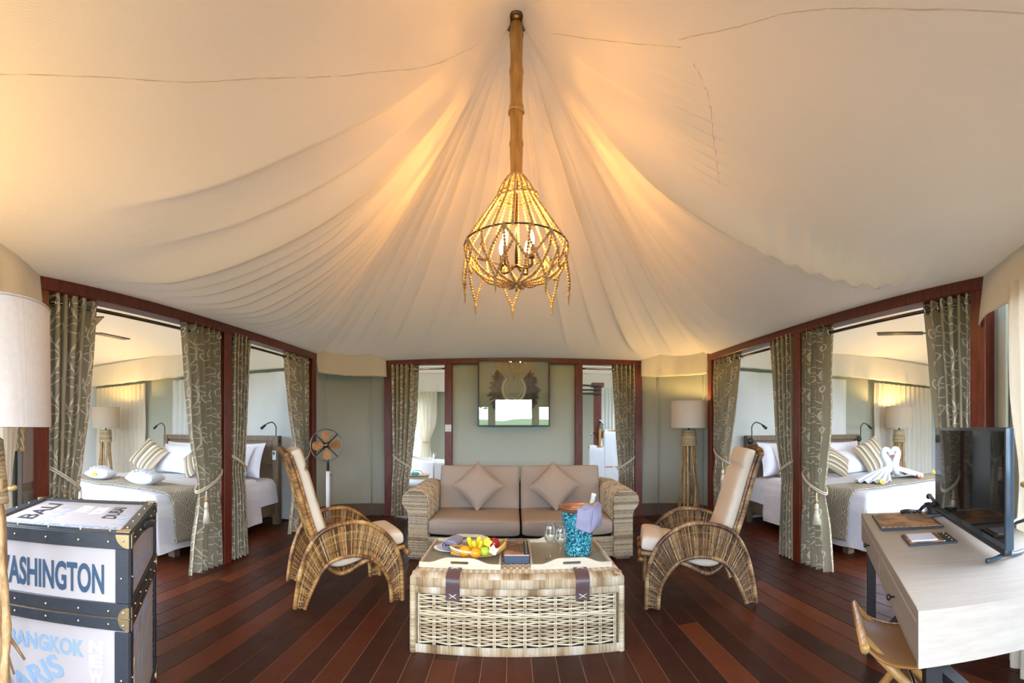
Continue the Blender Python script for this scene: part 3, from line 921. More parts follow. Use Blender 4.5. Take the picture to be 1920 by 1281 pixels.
curtain('leaf-embroidered curtain at the bathroom opening left of the picture', 'x', 6.20, [(0, -1.70, -1.46), (.45, -1.69, -1.47), (.8, -1.67, -1.42), (1.4, -1.69, -1.35), (2.15, -1.70, -1.32)], 1, .72, False, n=5, W=.95, room=-1)
curtain('leaf-embroidered curtain at the bathroom opening right of the picture', 'x', 6.20, [(0, 1.44, 1.69), (.6, 1.46, 1.68), (1.2, 1.41, 1.69), (2.15, 1.35, 1.69)], 0, .70, False, n=5, W=.95, room=-1)
def rod(label, p0, p1, mat='bronze'):
    p0, p1 = V(p0), V(p1)
    tag(MB().tube([p0, p1], .0135, 10).build('curtain_rod', M[mat]), label, 'curtain rod', 'curtain rods')
rod('bronze curtain rod across the front bay of the left bedroom opening', (-2.52, 1.50, 2.075), (-2.52, 3.32, 2.075))
rod('bronze curtain rod across the far bay of the left bedroom opening', (-2.52, 3.44, 2.075), (-2.52, 5.18, 2.075))
rod('bronze curtain rod across the front bay of the right bedroom opening', (2.52, 1.56, 2.075), (2.52, 3.36, 2.075))
rod('bronze curtain rod across the far bay of the right bedroom opening', (2.52, 3.48, 2.075), (2.52, 5.28, 2.075))
rod('steel curtain rod over the bathroom opening left of the picture', (-1.70, 6.20, 2.075), (-.95, 6.20, 2.075), 'steel')
rod('steel curtain rod over the bathroom opening right of the picture', (.95, 6.20, 2.075), (1.69, 6.20, 2.075), 'steel')

def plain_curtain(label, p0, p1, ztop=2.02, n=8, mat=None, tie=None, amp=.03, z0=.02, group='plain cream curtains', gather=.5):
    """A plain pleated hanging between two floor points."""
    t = thing('curtain', label, 'curtain', (0, 0, 0), 0, group)
    p0, p1 = V((*p0, 0)), V((*p1, 0)); d = p1 - p0; q = V((-d.y, d.x, 0)).normalized(); sd = R.random() * 30
    def fn(u, w):
        z = lerp(z0, ztop, w); k = u
        off = amp * sin(2 * pi * n * u + noise.noise(V((u * 4 + sd, z, 0)))) + .012 * noise.noise(V((u * 6 + sd, z * 2, 3)))
        if tie:
            g = gather * exp(-((z - tie) / .28) ** 2) if z > tie else gather * exp(-((z - tie) / .5) ** 2)
            k = lerp(u, .5 + (u - .5) * .2, min(1, g * 1.5))
        return p0 + d * k + q * off + V((0, 0, z))
    MB().grid(fn, n * 10, 26).build('drape', mat or M['cream'], t)
    if tie:
        c = p0 + d * .5
        MB().tube([c + d.normalized() * (d.length * .13 * cos(a)) + q * (.07 * sin(a)) + V((0, 0, tie)) for a in [2 * pi * k / 16 for k in range(16)]], .012, 6, True).build('tieback_rope', M['ropegold'], t)
    return t
# front windows beside the camera
plain_curtain('cream curtain tied with gold rope at the front left window', (-2.08, .90), (-2.34, 1.21), n=5, tie=.93, amp=.022)
plain_curtain('cream curtain hanging at the front right window behind the television', (2.17, 1.13), (1.80, .62), n=6, tie=.98, amp=.028, z0=.0, gather=.35)
tag(MB().rbox((2.415, 1.29, 1.05), (.115, .02, 1.9), .004, 1, rotz(radians(52))).build('canvas_flap', M['greycanvas']), 'narrow olive canvas flap edged in black beside the front right window', 'canvas')
# bedroom curtains along the back walls
YB = 5.36
plain_curtain('cream curtain behind the lamp in the left bedroom', (-7.05, YB), (-5.66, YB), n=12)
plain_curtain('cream curtain behind the headboard of the left bed', (-5.02, YB), (-4.30, YB), n=7, mat=M['whitecurtain'])
plain_curtain('white canvas hanging behind the reading lamp of the left bed', (-4.30, YB + .01), (-2.66, YB + .01), n=5, mat=M['whitecurtain'], amp=.016)
plain_curtain('pale canvas hanging behind the right bed beside the armchair', (2.70, YB + .01), (3.55, YB + .01), n=2, mat=M['whitecurtain'], amp=.008)
plain_curtain('pale canvas hanging behind the headboard of the right bed', (3.62, YB + .01), (4.84, YB + .01), n=4, mat=M['whitecurtain'], amp=.014)
plain_curtain('cream curtain behind the lamp in the right bedroom', (5.48, YB), (7.05, YB), n=12)
tag(MB().tube([(3.585, 5.34, .02), (3.585, 5.34, 2.06)], .016, 8).build('tent_pole', M['bronze']), 'slim brown tent pole behind the right bed', 'pole')
# bathroom
plain_curtain('cream curtain tied back at the bathroom garden window', (-2.12, 9.50), (-1.62, 9.50), n=6, tie=.95, amp=.03)
plain_curtain('cream curtain along the far bathroom wall behind the bathtub', (-1.25, 9.52), (-.55, 9.52), n=8)
plain_curtain('white curtain with fringed top in the bathroom right of the dark post', (1.72, 8.9), (2.08, 8.9), ztop=2.06, n=5, tie=.8, mat=M['whitecurtain'], gather=.2)
plain_curtain('cream curtain at the left edge of the right bathroom opening', (1.10, 9.52), (1.32, 9.52), n=3)
plain_curtain('pale curtain beside the right bathroom window', (2.15, 9.45), (2.55, 9.45), n=5, mat=M['whitecurtain'])

# ------------------------------------------------------------------ driftwood floor lamps
def floor_lamp(label, x, y, seed, shade='linen', sticks=13, spread=.15, light=14, top=.045):
    rr = random.Random(seed)
    t = thing('floor_lamp', label, 'lamp', (x, y, 0), 0, 'driftwood floor lamps')
    s_ = MB()
    s_.lathe([(.238, 1.253), (.2405, 1.253), (.236, 1.603), (.2335, 1.603), (.238, 1.253)], 48)
    s_.build('lamp_shade', M[shade], t, True, auto=40)
    MB().tube([(.2365 * cos(a), .2365 * sin(a), 1.603) for a in [2 * pi * k / 40 for k in range(40)]], .0035, 5, True).build('shade_trim', M[shade], t)
    fr = MB()
    for k in range(3):
        a = 2 * pi * k / 3
        fr.tube([(0, 0, 1.36), (.235 * cos(a), .235 * sin(a), 1.30)], .003, 5)
    fr.tube([(0, 0, 1.20), (0, 0, 1.37)], .012, 8)
    fr.build('lamp_holder', M['bronze'], t)
    MB().ball((0, 0, 1.42), .035, 12, 8, (1, 1, 1.3)).build('bulb', emit_warm, t)
    rp = MB()
    nt = 15
    for k in range(nt):
        z = 1.02 + .2 * (k + .5) / nt
        rad = lerp(.104, .086, k / nt)
        rp.rnd().tube([(rad * cos(a), rad * sin(a), z + .004 * sin(a * 3 + k)) for a in [2 * pi * j / 20 for j in range(20)]], .0085, 6, True)
    rp.lathe([(.0, 1.015), (.10, 1.02), (.08, 1.222), (0, 1.224)], 20)
    rp.build('rope_wrap', M['rope'], t)
    for k in range(sticks):
        a = 2 * pi * k / sticks + rr.uniform(-.15, .15)
        r0 = .062 + .03 * rr.random()
        sp = spread * rr.uniform(.55, 1.15)
        zb = 0 if rr.random() < .62 or k < 4 else rr.uniform(.12, .35)
        pts = []
        for j in range(6):
            f = j / 5
            z = lerp(1.10, zb, f)
            rad = lerp(r0, sp, f ** 1.3) + rr.uniform(-.018, .018) * (0 < j < 5)
            aa = a + rr.uniform(-.3, .3) * f
            pts.append((rad * cos(aa), rad * sin(aa), z))
        w0 = rr.uniform(.009, .017)
        path = spline(pts, 5)
        st = MB().rnd()
        st.tube(path, [w0 * (1 + .14 * sin(i * 1.9 + k)) * lerp(1, .85, i / len(path)) for i in range(len(path))], 7)
        for q in range(rr.randint(0, 2)):       # little side twigs and knots
            i = rr.randint(8, len(path) - 6); p = path[i]
            dr = V((rr.uniform(-1, 1), rr.uniform(-1, 1), -1.6)).normalized()
            st.tube([p, p + dr * .05, p + dr * rr.uniform(.10, .2) + V((rr.uniform(-.02, .02), 0, 0))], [w0 * .6, w0 * .45, w0 * .25], 5)
        st.build('branch', M['drift'], t)
    lamp('lamp_light', 'POINT', (x, y, 1.505), light, (1, .62, .20), soft=.05).parent = None
    return t
emit_warm = emit('lamp_bulb', (1, .66, .28), 12)
floor_lamp('driftwood floor lamp with white shade in the back right corner by the curtain', 2.26, 5.55, 3, 'linen', 12, .18, 11)
floor_lamp('large driftwood floor lamp with white shade in front of the trunk', -1.305, .520, 21, 'linen', 11, .15, 15)
floor_lamp('driftwood floor lamp with beige shade beyond the left bed', -6.02, 4.78, 5, 'linen2', 14, .17, 22)
floor_lamp('driftwood floor lamp with beige shade beyond the right bed', 5.72, 5.02, 6, 'linen2', 14, .19, 22)

# ------------------------------------------------------------------ chandelier on a bamboo pole
ch = thing('chandelier', 'wooden-bead chandelier hanging on a bamboo pole from the roof peak', 'chandelier', (PK[0], PK[1], 0))
pl = MB(); prof = []
z = 3.08
while z < 4.28:
    node = abs(((z - 3.08) % .265) - .24) < .016
    prof.append((.046 + (.005 if node else .0) - .002 * sin((z - 3.08) / .265 * 2 * pi), z)); z += .012
pl.lathe(prof, 20)
pl.build('bamboo_pole', M['bamboo'], ch)
MB().lathe([(0, 4.185), (.08, 4.188), (.095, 4.205), (.10, 4.222), (0, 4.227)], 24).build('peak_collar', M['bronze'], ch)
MB().tube([(.055 * cos(a), .055 * sin(a), 3.55 + .006 * sin(2 * a)) for a in [2 * pi * k / 18 for k in range(18)]], .007, 6, True).build('twine', M['rope'], ch)
RT, RM, RB = .062, .375, .16      # top, wide and base rings
ZT, ZM, ZBt = 3.07, 2.575, 2.33
def ringtube(r, z, w=.0065): return MB().tube([(r * cos(a), r * sin(a), z) for a in [2 * pi * k / 48 for k in range(48)]], w, 6, True)
ringtube(RM, ZM).build('wide_ring', M['bronze'], ch)
ringtube(RT, ZT, .005).build('top_ring', M['bronze'], ch)
ringtube(.135, 2.94, .004).build('small_ring', M['bronze'], ch)
MB().tube([(0, 0, 3.10), (0, 0, 2.42)], .011, 8).build('stem', M['bronze'], ch)
def strand(path, r=.0118, parent=ch):
    pts = resample(path, r * 1.86); mb = MB()
    for p in pts:
        mb.rnd(); mb.ball(p, r * R.uniform(.9, 1.06), 7, 5)
    return stuff(mb.build('bead_strand', M['bead'], parent))
for k in range(18):
    a = 2 * pi * (k + .3) / 18
    c, s_ = cos(a), sin(a)
    strand(spline([(RT * c, RT * s_, ZT), (.115 * c, .115 * s_, 2.99), (.155 * c, .155 * s_, 2.90), (.26 * c, .26 * s_, 2.745), (RM * c, RM * s_, ZM)], 8))
for k in range(14):          # bowl strands from the wide ring to the bottom knot
    a = 2 * pi * k / 14
    c, s_ = cos(a), sin(a)
    strand(spline([(RM * c, RM * s_, ZM - .01), (.34 * c, .34 * s_, 2.45), (.21 * c, .21 * s_, 2.335), (.03 * c, .03 * s_, 2.30)], 8))
for k in range(7):           # swags between points of the ring, crossing the bowl
    a0, a1 = 2 * pi * k / 7, 2 * pi * (k + 1) / 7
    m_ = (a0 + a1) / 2
    strand(spline([(RM * cos(a0), RM * sin(a0), ZM), (.36 * cos(lerp(a0, a1, .25)), .36 * sin(lerp(a0, a1, .25)), 2.46), (.33 * cos(m_), .33 * sin(m_), 2.385), (.36 * cos(lerp(a0, a1, .75)), .36 * sin(lerp(a0, a1, .75)), 2.46), (RM * cos(a1), RM * sin(a1), ZM)], 7))
    strand(spline([(RM * cos(m_), RM * sin(m_), ZM - .10), (.385 * cos(m_ + .2), .385 * sin(m_ + .2), 2.33), (.38 * cos(m_ + .30), .38 * sin(m_ + .30), 2.225)], 7), .0115)
    strand(spline([(RM * cos(m_ + .62), RM * sin(m_ + .62), ZM - .10), (.385 * cos(m_ + .42), .385 * sin(m_ + .42), 2.33), (.38 * cos(m_ + .30), .38 * sin(m_ + .30), 2.225)], 7), .0115)
    q = V((.38 * cos(m_ + .30), .38 * sin(m_ + .30), 2.205))
    MB().lathe([(.002, .02), (.011, .012), (.012, -.01), (.006, -.02), (.006, -.05), (.001, -.075)], 8, q).build('bead_drop', M['bead'], ch)
strand(spline([(.15 * cos(a), .15 * sin(a), 2.93 + .035 * sin(a + .6)) for a in [2 * pi * k / 16 for k in range(16)]], 3, True), .0145)
kn = MB()
for k in range(12):
    a = 2 * pi * k / 12
    kn.rnd().tube([(0, 0, 2.30), (.05 * cos(a), .05 * sin(a), 2.265 + .02 * (k % 3))], .007, 6)
    kn.rnd().ball((.05 * cos(a), .05 * sin(a), 2.265 + .02 * (k % 3)), .011, 7, 5)
stuff(kn.build('bead_knot', M['bead'], ch))
for k in range(4):
    a = pi / 4 + pi / 2 * k + .15
    c, s_ = cos(a), sin(a)
    MB().tube(spline([(0, 0, 2.44), (.07 * c, .07 * s_, 2.40), (.135 * c, .135 * s_, 2.41), (.135 * c, .135 * s_, 2.47)], 6), .008, 6).build('arm', M['bronze'], ch)
    lh = MB().lathe([(.012, 2.455), (.022, 2.46), (.022, 2.475), (.014, 2.48), (.014, 2.535), (.010, 2.54)], 12, (.135 * c, .135 * s_, 0)).build('lamp_holder', M['bronze'], ch)
    MB().lathe([(.010, 2.54), (.019, 2.57), (.019, 2.60), (.009, 2.645), (.001, 2.66)], 12, (.135 * c, .135 * s_, 0)).build('bulb', M['bulb'], ch)
    lamp('bulb_light', 'POINT', (PK[0] + .135 * c, PK[1] + .135 * s_, 2.70), 6.5, (1, .45, .09), soft=.02)
# ------------------------------------------------------------------ small shape helpers
def cush(mb, fn, n=40, m=26, ex=5, exl=7):
    """A stuffed slab: fn(a, b, c) maps a in -1..1 (length), b in -1..1 (width), c in -1..1 (thickness) to a point."""
    def sgn(x, p): return (abs(x) ** p) * (1 if x >= 0 else -1)
    vs = []; fs = []
    for j in range(m + 1):
        a = -cos(pi * j / m); a = sgn(a, .8)
        e = max(0, 1 - abs(a) ** exl) ** (1 / exl)
        for i in range(n):
            t = 2 * pi * i / n
            vs.append(fn(a, sgn(cos(t), 2 / ex) * (.97 + .03 * e), sgn(sin(t), 2 / ex) * e))
    for j in range(m):
        for i in range(n):
            k = (i + 1) % n
            fs.append((j * n + i, j * n + k, (j + 1) * n + k, (j + 1) * n + i))
    return mb.add(vs, fs)
def pillow(mb, w, h, t, fn, n=18, seed=0):
    """Knife-edge cushion in its own plane, fn(p) -> world."""
    for sd in (1, -1):
        def f(u, v):
            a, b = 2 * u - 1, 2 * v - 1
            th = t / 2 * ((1 - abs(a) ** 2.6) * (1 - abs(b) ** 2.6)) ** .55
            th += .006 * noise.noise(V((a * 3 + seed, b * 3, sd))) * (1 - a * a) * (1 - b * b)
            x = w / 2 * a * (1 - .075 * (1 - b * b)); y = h / 2 * b * (1 - .075 * (1 - a * a))
            return fn(V((x, y, sd * th)))
        g = MB().grid(f, n, n)
        if sd < 0: g.f = [tuple(reversed(q)) for q in g.f]
        b0 = len(mb.v); mb.v += g.v; mb.f += [tuple(i + b0 for i in q) for q in g.f]; mb.r += g.r
        for i, u in g.uv.items(): mb.uv[b0 + i] = u
    return mb
def weave(mb, fn, nu, nv, r=.005, amp=.006, sides=4, per=2, flat=1.0, jit=.15, ph=0):
    """Rows of weavers over a surface fn(u, v) -> (point, normal), passing in front of and behind nu stakes."""
    for j in range(nv):
        v = (j + .5) / nv; mb.rnd(); pts = []
        rr = r * R.uniform(1 - jit, 1 + jit)
        for k in range(nu * per + 1):
            u = k / (nu * per)
            p, nm = fn(u, v)
            pts.append(V(p) + V(nm) * (amp * cos(pi * (u * nu + j + ph))))
        mb.tube(pts, rr, sides, cap=False, flat=flat)
    return mb
def wraps(mb, p0, p1, up, out, h, pitch=.007, r=.0036, seed=0):
    """A band of upright wrapped strands from p0 to p1, height h."""
    p0, p1, up, out = V(p0), V(p1), V(up), V(out); L = (p1 - p0).length; n = int(L / pitch)
    for k in range(n):
        c = p0.lerp(p1, (k + .5) / n)
        mb.cr = min(1, max(0, .5 + .9 * noise.noise(V((k * .09 + seed, seed, 0))) + R.uniform(-.16, .16)))
        mb.tube([c, c + out * r * .9 + up * h * .15, c + out * r * .9 + up * h * .85, c + up * h], r, 4, cap=False)
    return mb
def wrapped_tube(mb, path, r, n=8, pitch=.008, depth=.10):
    pts = resample(path, pitch / 2); k0 = len(mb.f)
    mb.tube(pts, [r * (1 + depth * (1 if i % 2 else -1)) for i in range(len(pts))], n)
    # tint each turn of the wrapping
    cur = R.random(); cnt = 0
    for i in range(len(pts) - 1):
        if i % 2 == 0: cur = min(1, max(0, .42 + .75 * noise.noise(V((i * .035 + r * 900, path[0][0] * 7, 0))) + R.uniform(-.22, .22)))
        for q in range(n):
            if k0 + i * n + q < len(mb.r): mb.r[k0 + i * n + q] = cur
    return mb
_fc = {}
def text_mesh(s, w, h, mat, parent, mx, name='lettering', bold=.018):
    """Flat print: the word s filling a w x h box, its lower left corner at mx's origin, in mx's XY plane."""
    cu = bpy.data.curves.new('t', 'FONT'); cu.body = s; cu.size = 1; cu.offset = bold; cu.resolution_u = 4; cu.extrude = 0.004
    to = bpy.data.objects.new('t', cu); COL.objects.link(to)
    dg = bpy.context.evaluated_depsgraph_get(); me = bpy.data.meshes.new_from_object(to.evaluated_get(dg))
    bpy.data.objects.remove(to); bpy.data.curves.remove(cu)
    xs = [v.co.x for v in me.vertices]; ys = [v.co.y for v in me.vertices]
    x0, x1, y0, y1 = min(xs), max(xs), min(ys), max(ys)
    for v in me.vertices:
        v.co = mx @ V(((v.co.x - x0) / (x1 - x0) * w, (v.co.y - y0) / (y1 - y0) * h, .0004 + v.co.z * .08))
    me.materials.clear(); me.materials.append(mat)
    o = bpy.data.objects.new(name, me); COL.objects.link(o); o.parent = parent
    return o
def mat4(o, x, y):
    x, y = V(x).normalized(), V(y).normalized(); z = x.cross(y)
    m = Matrix((x, y, z)).transposed().to_4x4(); m.translation = V(o); return m

# ------------------------------------------------------------------ printed trunk
tw, td, th = .616, .70, .875
trunk = thing('trunk', 'tall printed travel trunk with black leather edges and brass corners, front left', 'trunk', (-1.682, .678, 0), atan2(.612, .791))
MB().box((tw / 2, td / 2, th / 2), (tw - .012, td - .012, th - .012)).build('body', M['trunk'], trunk, False)
ZS = .578                                                   # the lid's split
lm = MB(); B = .053; e = .004
def fr_rect(mb, o, ax, ay, nrm, w, h, b, bb=None):          # four leather strips around a panel face
    o, ax, ay, nrm = V(o), V(ax), V(ay), V(nrm)
    rot = Matrix((ax, ay, nrm)).transposed()
    bb = bb or b
    for (cx, cy, dx, dy) in [(w / 2, b / 2, w, b), (w / 2, h - bb / 2, w, bb), (b / 2, h / 2, b, h - b - bb), (w - b / 2, h / 2, b, h - b - bb)]:
        mb.rbox(o + ax * cx + ay * cy, (dx, dy, .010), .0022, 1, rot)
def strip_set(name, z0, z1):
    m_ = MB()
    for (o, ax, nrm, w) in [((0, 0, z0), (1, 0, 0), (0, -1, 0), tw), ((tw, 0, z0), (0, 1, 0), (1, 0, 0), td), ((tw, td, z0), (-1, 0, 0), (0, 1, 0), tw), ((0, td, z0), (0, -1, 0), (-1, 0, 0), td)]:
        fr_rect(m_, o, ax, (0, 0, 1), nrm, w, z1 - z0, B if z0 < .1 else .05, .042 if z0 < .1 else B)
    m_.build(name, M['leather'], trunk, True, auto=30)
strip_set('leather_edging', .0, ZS - .002); strip_set('lid_edging', ZS + .002, th)
m_ = MB(); fr_rect(m_, (0, 0, th), (1, 0, 0), (0, 1, 0), (0, 0, 1), tw, td, .045); m_.build('top_edging', M['leather'], trunk, True, auto=30)
MB().box((tw / 2, td / 2, ZS), (tw + .006, td + .006, .003)).build('split_line', M['brass'], trunk, False)
rv = MB()
for f in (.12, .29, .495, .7, .88):
    for z in (th - .027, ZS + .024, ZS - .022):
        rv.ball((tw * f, -.006, z), .0048, 8, 5); rv.ball((tw + .006, td * f, z), .0048, 8, 5)
    rv.ball((tw * f, .022, th + .006), .0042, 8, 5); rv.ball((tw * f, td - .022, th + .006), .0042, 8, 5); rv.ball((tw - .022, td * f, th + .006), .0042, 8, 5); rv.ball((.022, td * f, th + .006), .0042, 8, 5)
for z in (.72, .36, .18):
    rv.ball((tw - .027, -.006, z), .0048, 8, 5); rv.ball((tw + .006, .027, z), .0048, 8, 5)
stuff(rv.build('rivet', M['brass'], trunk))
def corner(x, y, z, sx, sy, sz, R0=.048):                   # quarter-round brass plates on the faces that meet at a corner
    mb = MB()
    for (ax, ay, nr) in [((-sx, 0, 0), (0, 0, -sz), (0, sy, 0)), ((0, -sy, 0), (0, 0, -sz), (sx, 0, 0))] + ([((-sx, 0, 0), (0, -sy, 0), (0, 0, 1))] if z > .8 else []):
        ax, ay, nr = V(ax), V(ay), V(nr); o = V((x, y, z)) + nr * .0065
        pts = [(0, 0)] + [(R0 * cos(a), R0 * sin(a)) for a in [pi / 2 * k / 8 for k in range(9)]]
        mb.prism(pts, lambda p, s_: o + ax * p[0] + ay * p[1] + nr * (.0025 if s_ else 0))
    o = mb.build('brass_corner', M['brass'], trunk, False)
    MB().ball(V((x - sx * .02, y + sy * .0085, z - sz * .02)), .005, 8, 5).build('screw', M['steel'], o)
for (x, y, sx, sy) in [(0, 0, -1, -1), (tw, 0, 1, -1), (tw, td, 1, 1), (0, td, -1, 1)]:
    corner(x, y, th, sx, sy, 1); corner(x, y, ZS + .002, sx, sy, -1, .04); corner(x, y, ZS - .002, sx, sy, 1, .04); corner(x, y, 0.01, sx, sy, -1)
hd = spline([(tw + .006, .30, .838), (tw + .022, .34, .845), (tw + .030, .44, .825), (tw + .022, .54, .815), (tw + .006, .58, .808)], 6)
MB().tube(hd, .016, 8, flat=.28).build('carry_handle', M['leather'], trunk)
F0 = lambda x, z: mat4((x, -.0062, z), (1, 0, 0), (0, 0, 1))
RX = lambda y, z: mat4((tw - .0058, y, z), (0, 1, 0), (0, 0, 1))
TX = lambda x, y: mat4((x, y, th - .0058), (1, 0, 0), (0, 1, 0))
TY = lambda x, y: mat4((x, y, th - .0058), (0, 1, 0), (-1, 0, 0))
for f_, o_ in (('F', 0),):
    text_mesh('WASHINGTON', .445, .108, M['navy'], trunk, mat4((.078, .0052, .655), (1, 0, 0), (0, 0, 1)), bold=.03)
    text_mesh('BANGKOK', .302, .062, M['sky'], trunk, mat4((.145, .0052, .420), (1, 0, 0), (0, 0, 1)), bold=.03)
    for ch_, z in (('N', .442), ('E', .390), ('W', .336)):
        text_mesh(ch_, .052, .044, M['whiteprint'], trunk, mat4((.467, .0052, z), (1, 0, 0), (0, 0, 1)), bold=.05)
    a_ = radians(32)
    text_mesh('PARIS', .27, .085, M['sky'], trunk, mat4((.150, .0052, .205), (cos(a_), 0, sin(a_)), (-sin(a_), 0, cos(a_))), bold=.03)
    text_mesh('DUBAI', .33, .075, M['navy'], trunk, mat4((.08, .0052, .10), (1, 0, 0), (0, 0, 1)), bold=.03)
    text_mesh('S', .05, .075, M['navy'], trunk, mat4((.088, .0052, .300), (1, 0, 0), (0, 0, 1)), bold=.04)
text_mesh('BALI', .50, .10, M['slate'], trunk, RX(.115, .655), bold=.01)
text_mesh('NEW YORK', .40, .072, M['slate'], trunk, RX(.10, .42), bold=.0)
text_mesh('BALI', .26, .16, M['paleblue'], trunk, RX(.22, .22), bold=.01)
text_mesh('WASHINGTON', .40, .048, M['ink'], trunk, mat4((tw - .0058, .63, .47), (0, 0, -1), (0, 1, 0)), bold=.02)
for ch_, z in (('P', .335), ('A', .275), ('R', .215)):
    text_mesh(ch_, .035, .05, M['whiteprint'], trunk, RX(.10, z), bold=.04)
text_mesh('WASHINGTON', .455, .072, M['sky'], trunk, TX(.085, .066), bold=.02)
text_mesh('BALI', .40, .072, M['ink'], trunk, TY(.170, .18), bold=.02)
text_mesh('DUBAI', .27, .062, M['ink'], trunk, TY(.500, .29), bold=.02)
text_mesh('PARIS', .36, .066, M['paleblue'], trunk, TY(.262, .16), bold=.02)
text_mesh('NEW', .17, .06, M['whiteprint'], trunk, TY(.345, .40), bold=.03)
text_mesh('YORK', .19, .06, M['whiteprint'], trunk, TY(.420, .36), bold=.03)
text_mesh('BANGKOK', .40, .052, M['paleblue'], trunk, TY(.562, .17), bold=.02)

# ------------------------------------------------------------------ rattan lounge chairs
OUT = [(-.055, 0), (-.024, .212), (.027, .381), (.097, .492), (.19, .551), (.307, .578), (.402, .580), (.499, .549), (.597, .478), (.661, .388), (.704, .265), (.713, .123), (.717, 0)]
INN = [(.012, 0), (.049, .096), (.108, .217), (.179, .305), (.258, .340), (.32, .350), (.379, .352), (.476, .327), (.546, .268), (.605, .18), (.629, .093), (.634, 0)]
def armchair(label, loc, rz, mat):
    t = thing('rattan_armchair', label, 'chair', (*loc, 0), rz, 'rattan lounge armchairs')
    W = .58
    for y0 in (.0, W):
        yy = lambda z: y0 + (-.015 if y0 == 0 else .015) * max(0, z - .1)
        o_ = resample(spline([(s_, yy(z), z + .013) for s_, z in OUT], 8), .012)
        i_ = resample(spline([(s_, yy(z), z + .010) for s_, z in INN], 8), .012)
        arm = MB(); wrapped_tube(arm, o_, .0155); wrapped_tube(arm, i_, .0145)
        o2 = [p + V((0, .02 if y0 == 0 else -.02, 0)) for p in o_[14:-14]]; wrapped_tube(arm, o2, .012)
        a = arm.build('arm_frame', M[mat], t)
        sp = MB()
        N = 124
        def at(P, f): 
            x = f * (len(P) - 1); k = min(int(x), len(P) - 2); return P[k].lerp(P[k + 1], x - k)
        for k in range(1, N):
            sp.rnd(); f = k / N; p, q = at(o_, f), at(i_, f); d = V((0, .004 * (1 if k % 2 else -1), 0))
            sp.tube([p, p.lerp(q, .3) + d, p.lerp(q, .5) - d, p.lerp(q, .7) + d, q], .0041, 4, cap=False)
        sp.build('arm_spokes', M[mat], t)
        tw_ = MB()
        for fr in (.27, .31, .50, .54, .74, .78):
            tw_.rnd(); pts = []
            for k in range(N * 2 + 1):
                f = k / (N * 2); p = at(o_, f).lerp(at(i_, f), fr)
                pts.append(p + V((0, .005 * cos(pi * k / 2 + (fr * 100 % 2) * pi), 0)))
            tw_.tube(pts[4:-4], .0032, 4, cap=False)
        tw_.build('arm_twining', M[mat], t)
    rail = [(.105, .40), (.075, .50), (.036, .615), (-.010, .77), (-.06, .94), (-.105, 1.06)]
    bf = MB()
    for y in (.045, W - .045):
        wrapped_tube(bf, spline([(s_, y, z) for s_, z in rail], 8), .019)
        wrapped_tube(bf, spline([(s_ + .028, y, z) for s_, z in rail], 8), .011)
        wrapped_tube(bf, spline([(.105, y, .40), (.17, y, .29), (.245, y, .235), (.32, y, .238), (.45, y, .305), (.6, y, .36), (.75, y, .385)], 8), .016)
    wrapped_tube(bf, spline([(-.105, .045, 1.06), (-.125, .14, 1.085), (-.13, W / 2, 1.092), (-.125, W - .14, 1.085), (-.105, W - .045, 1.06)], 8), .021)
    wrapped_tube(bf, [(.755, -.02, .355), (.755, W + .02, .355)], .018)
    wrapped_tube(bf, [(.105, .045, .42), (.105, W - .045, .42)], .014)
    bf.build('back_and_seat_frame', M[mat], t)
    bw = MB(); bp = resample(spline([(s_, 0, z) for s_, z in rail], 8), .01)
    def bfn(u, v):
        x = v * (len(bp) - 1); k = min(int(x), len(bp) - 2); p = bp[k].lerp(bp[k + 1], x - k)
        return (V((p.x, lerp(.05, W - .05, u), p.z)), V((-.93, 0, -.25)))
    weave(bw, bfn, 16, 62, .0046, .005)
    bw.build('woven_back', M[mat], t)
    sw = MB()
    sp_ = resample(spline([(.2, 0, .275), (.245, 0, .245), (.32, 0, .248), (.45, 0, .31), (.6, 0, .365), (.74, 0, .39)], 8), .01)
    def sfn(u, v):
        x = v * (len(sp_) - 1); k = min(int(x), len(sp_) - 2); p = sp_[k].lerp(sp_[k + 1], x - k)
        return (V((p.x, lerp(.05, W - .05, u), p.z)), V((.3, 0, -.9)))
    weave(sw, sfn, 12, 44, .005, .004).build('woven_seat', M[mat], t)
    # loose cushions
    cb = resample(spline([(.175, 0, .43), (.135, 0, .53), (.097, 0, .64), (.052, 0, .79), (.003, 0, .95), (-.045, 0, 1.095)], 8), .01)
    def cbf(a, b, c):
        x = (a + 1) / 2 * (len(cb) - 1); k = min(int(x), len(cb) - 2); p = cb[k].lerp(cb[k + 1], x - k)
        d = (cb[k + 1] - cb[k]).normalized(); nm = V((d.z, 0, -d.x))
        tuft = -.022 * exp(-((a - .58) / .045) ** 2) * max(0, c) - .010 * exp(-((a + .05) / .05) ** 2) * max(0, c)
        return p + nm * (c * .050 * (1 + .12 * (1 - b * b)) + tuft) + V((0, W / 2 + b * .235, 0))
    cush(MB(), cbf, 44, 60, 4.5, 9).build('back_cushion', M['ivory'], t)
    cs = resample(spline([(.20, 0, .325), (.27, 0, .315), (.36, 0, .335), (.5, 0, .385), (.64, 0, .43), (.745, 0, .445)], 8), .01)
    def csf(a, b, c):
        x = (a + 1) / 2 * (len(cs) - 1); k = min(int(x), len(cs) - 2); p = cs[k].lerp(cs[k + 1], x - k)
        d = (cs[k + 1] - cs[k]).normalized(); nm = V((-d.z, 0, d.x))
        tuft = -.014 * exp(-((a - .45) / .05) ** 2) * max(0, c)
        return p + nm * (c * .060 * (1 + .1 * (1 - b * b)) + tuft) + V((0, W / 2 + b * .235, 0))
    cush(MB(), csf, 44, 40, 4.5, 9).build('seat_cushion', M['ivory'], t)
    return t
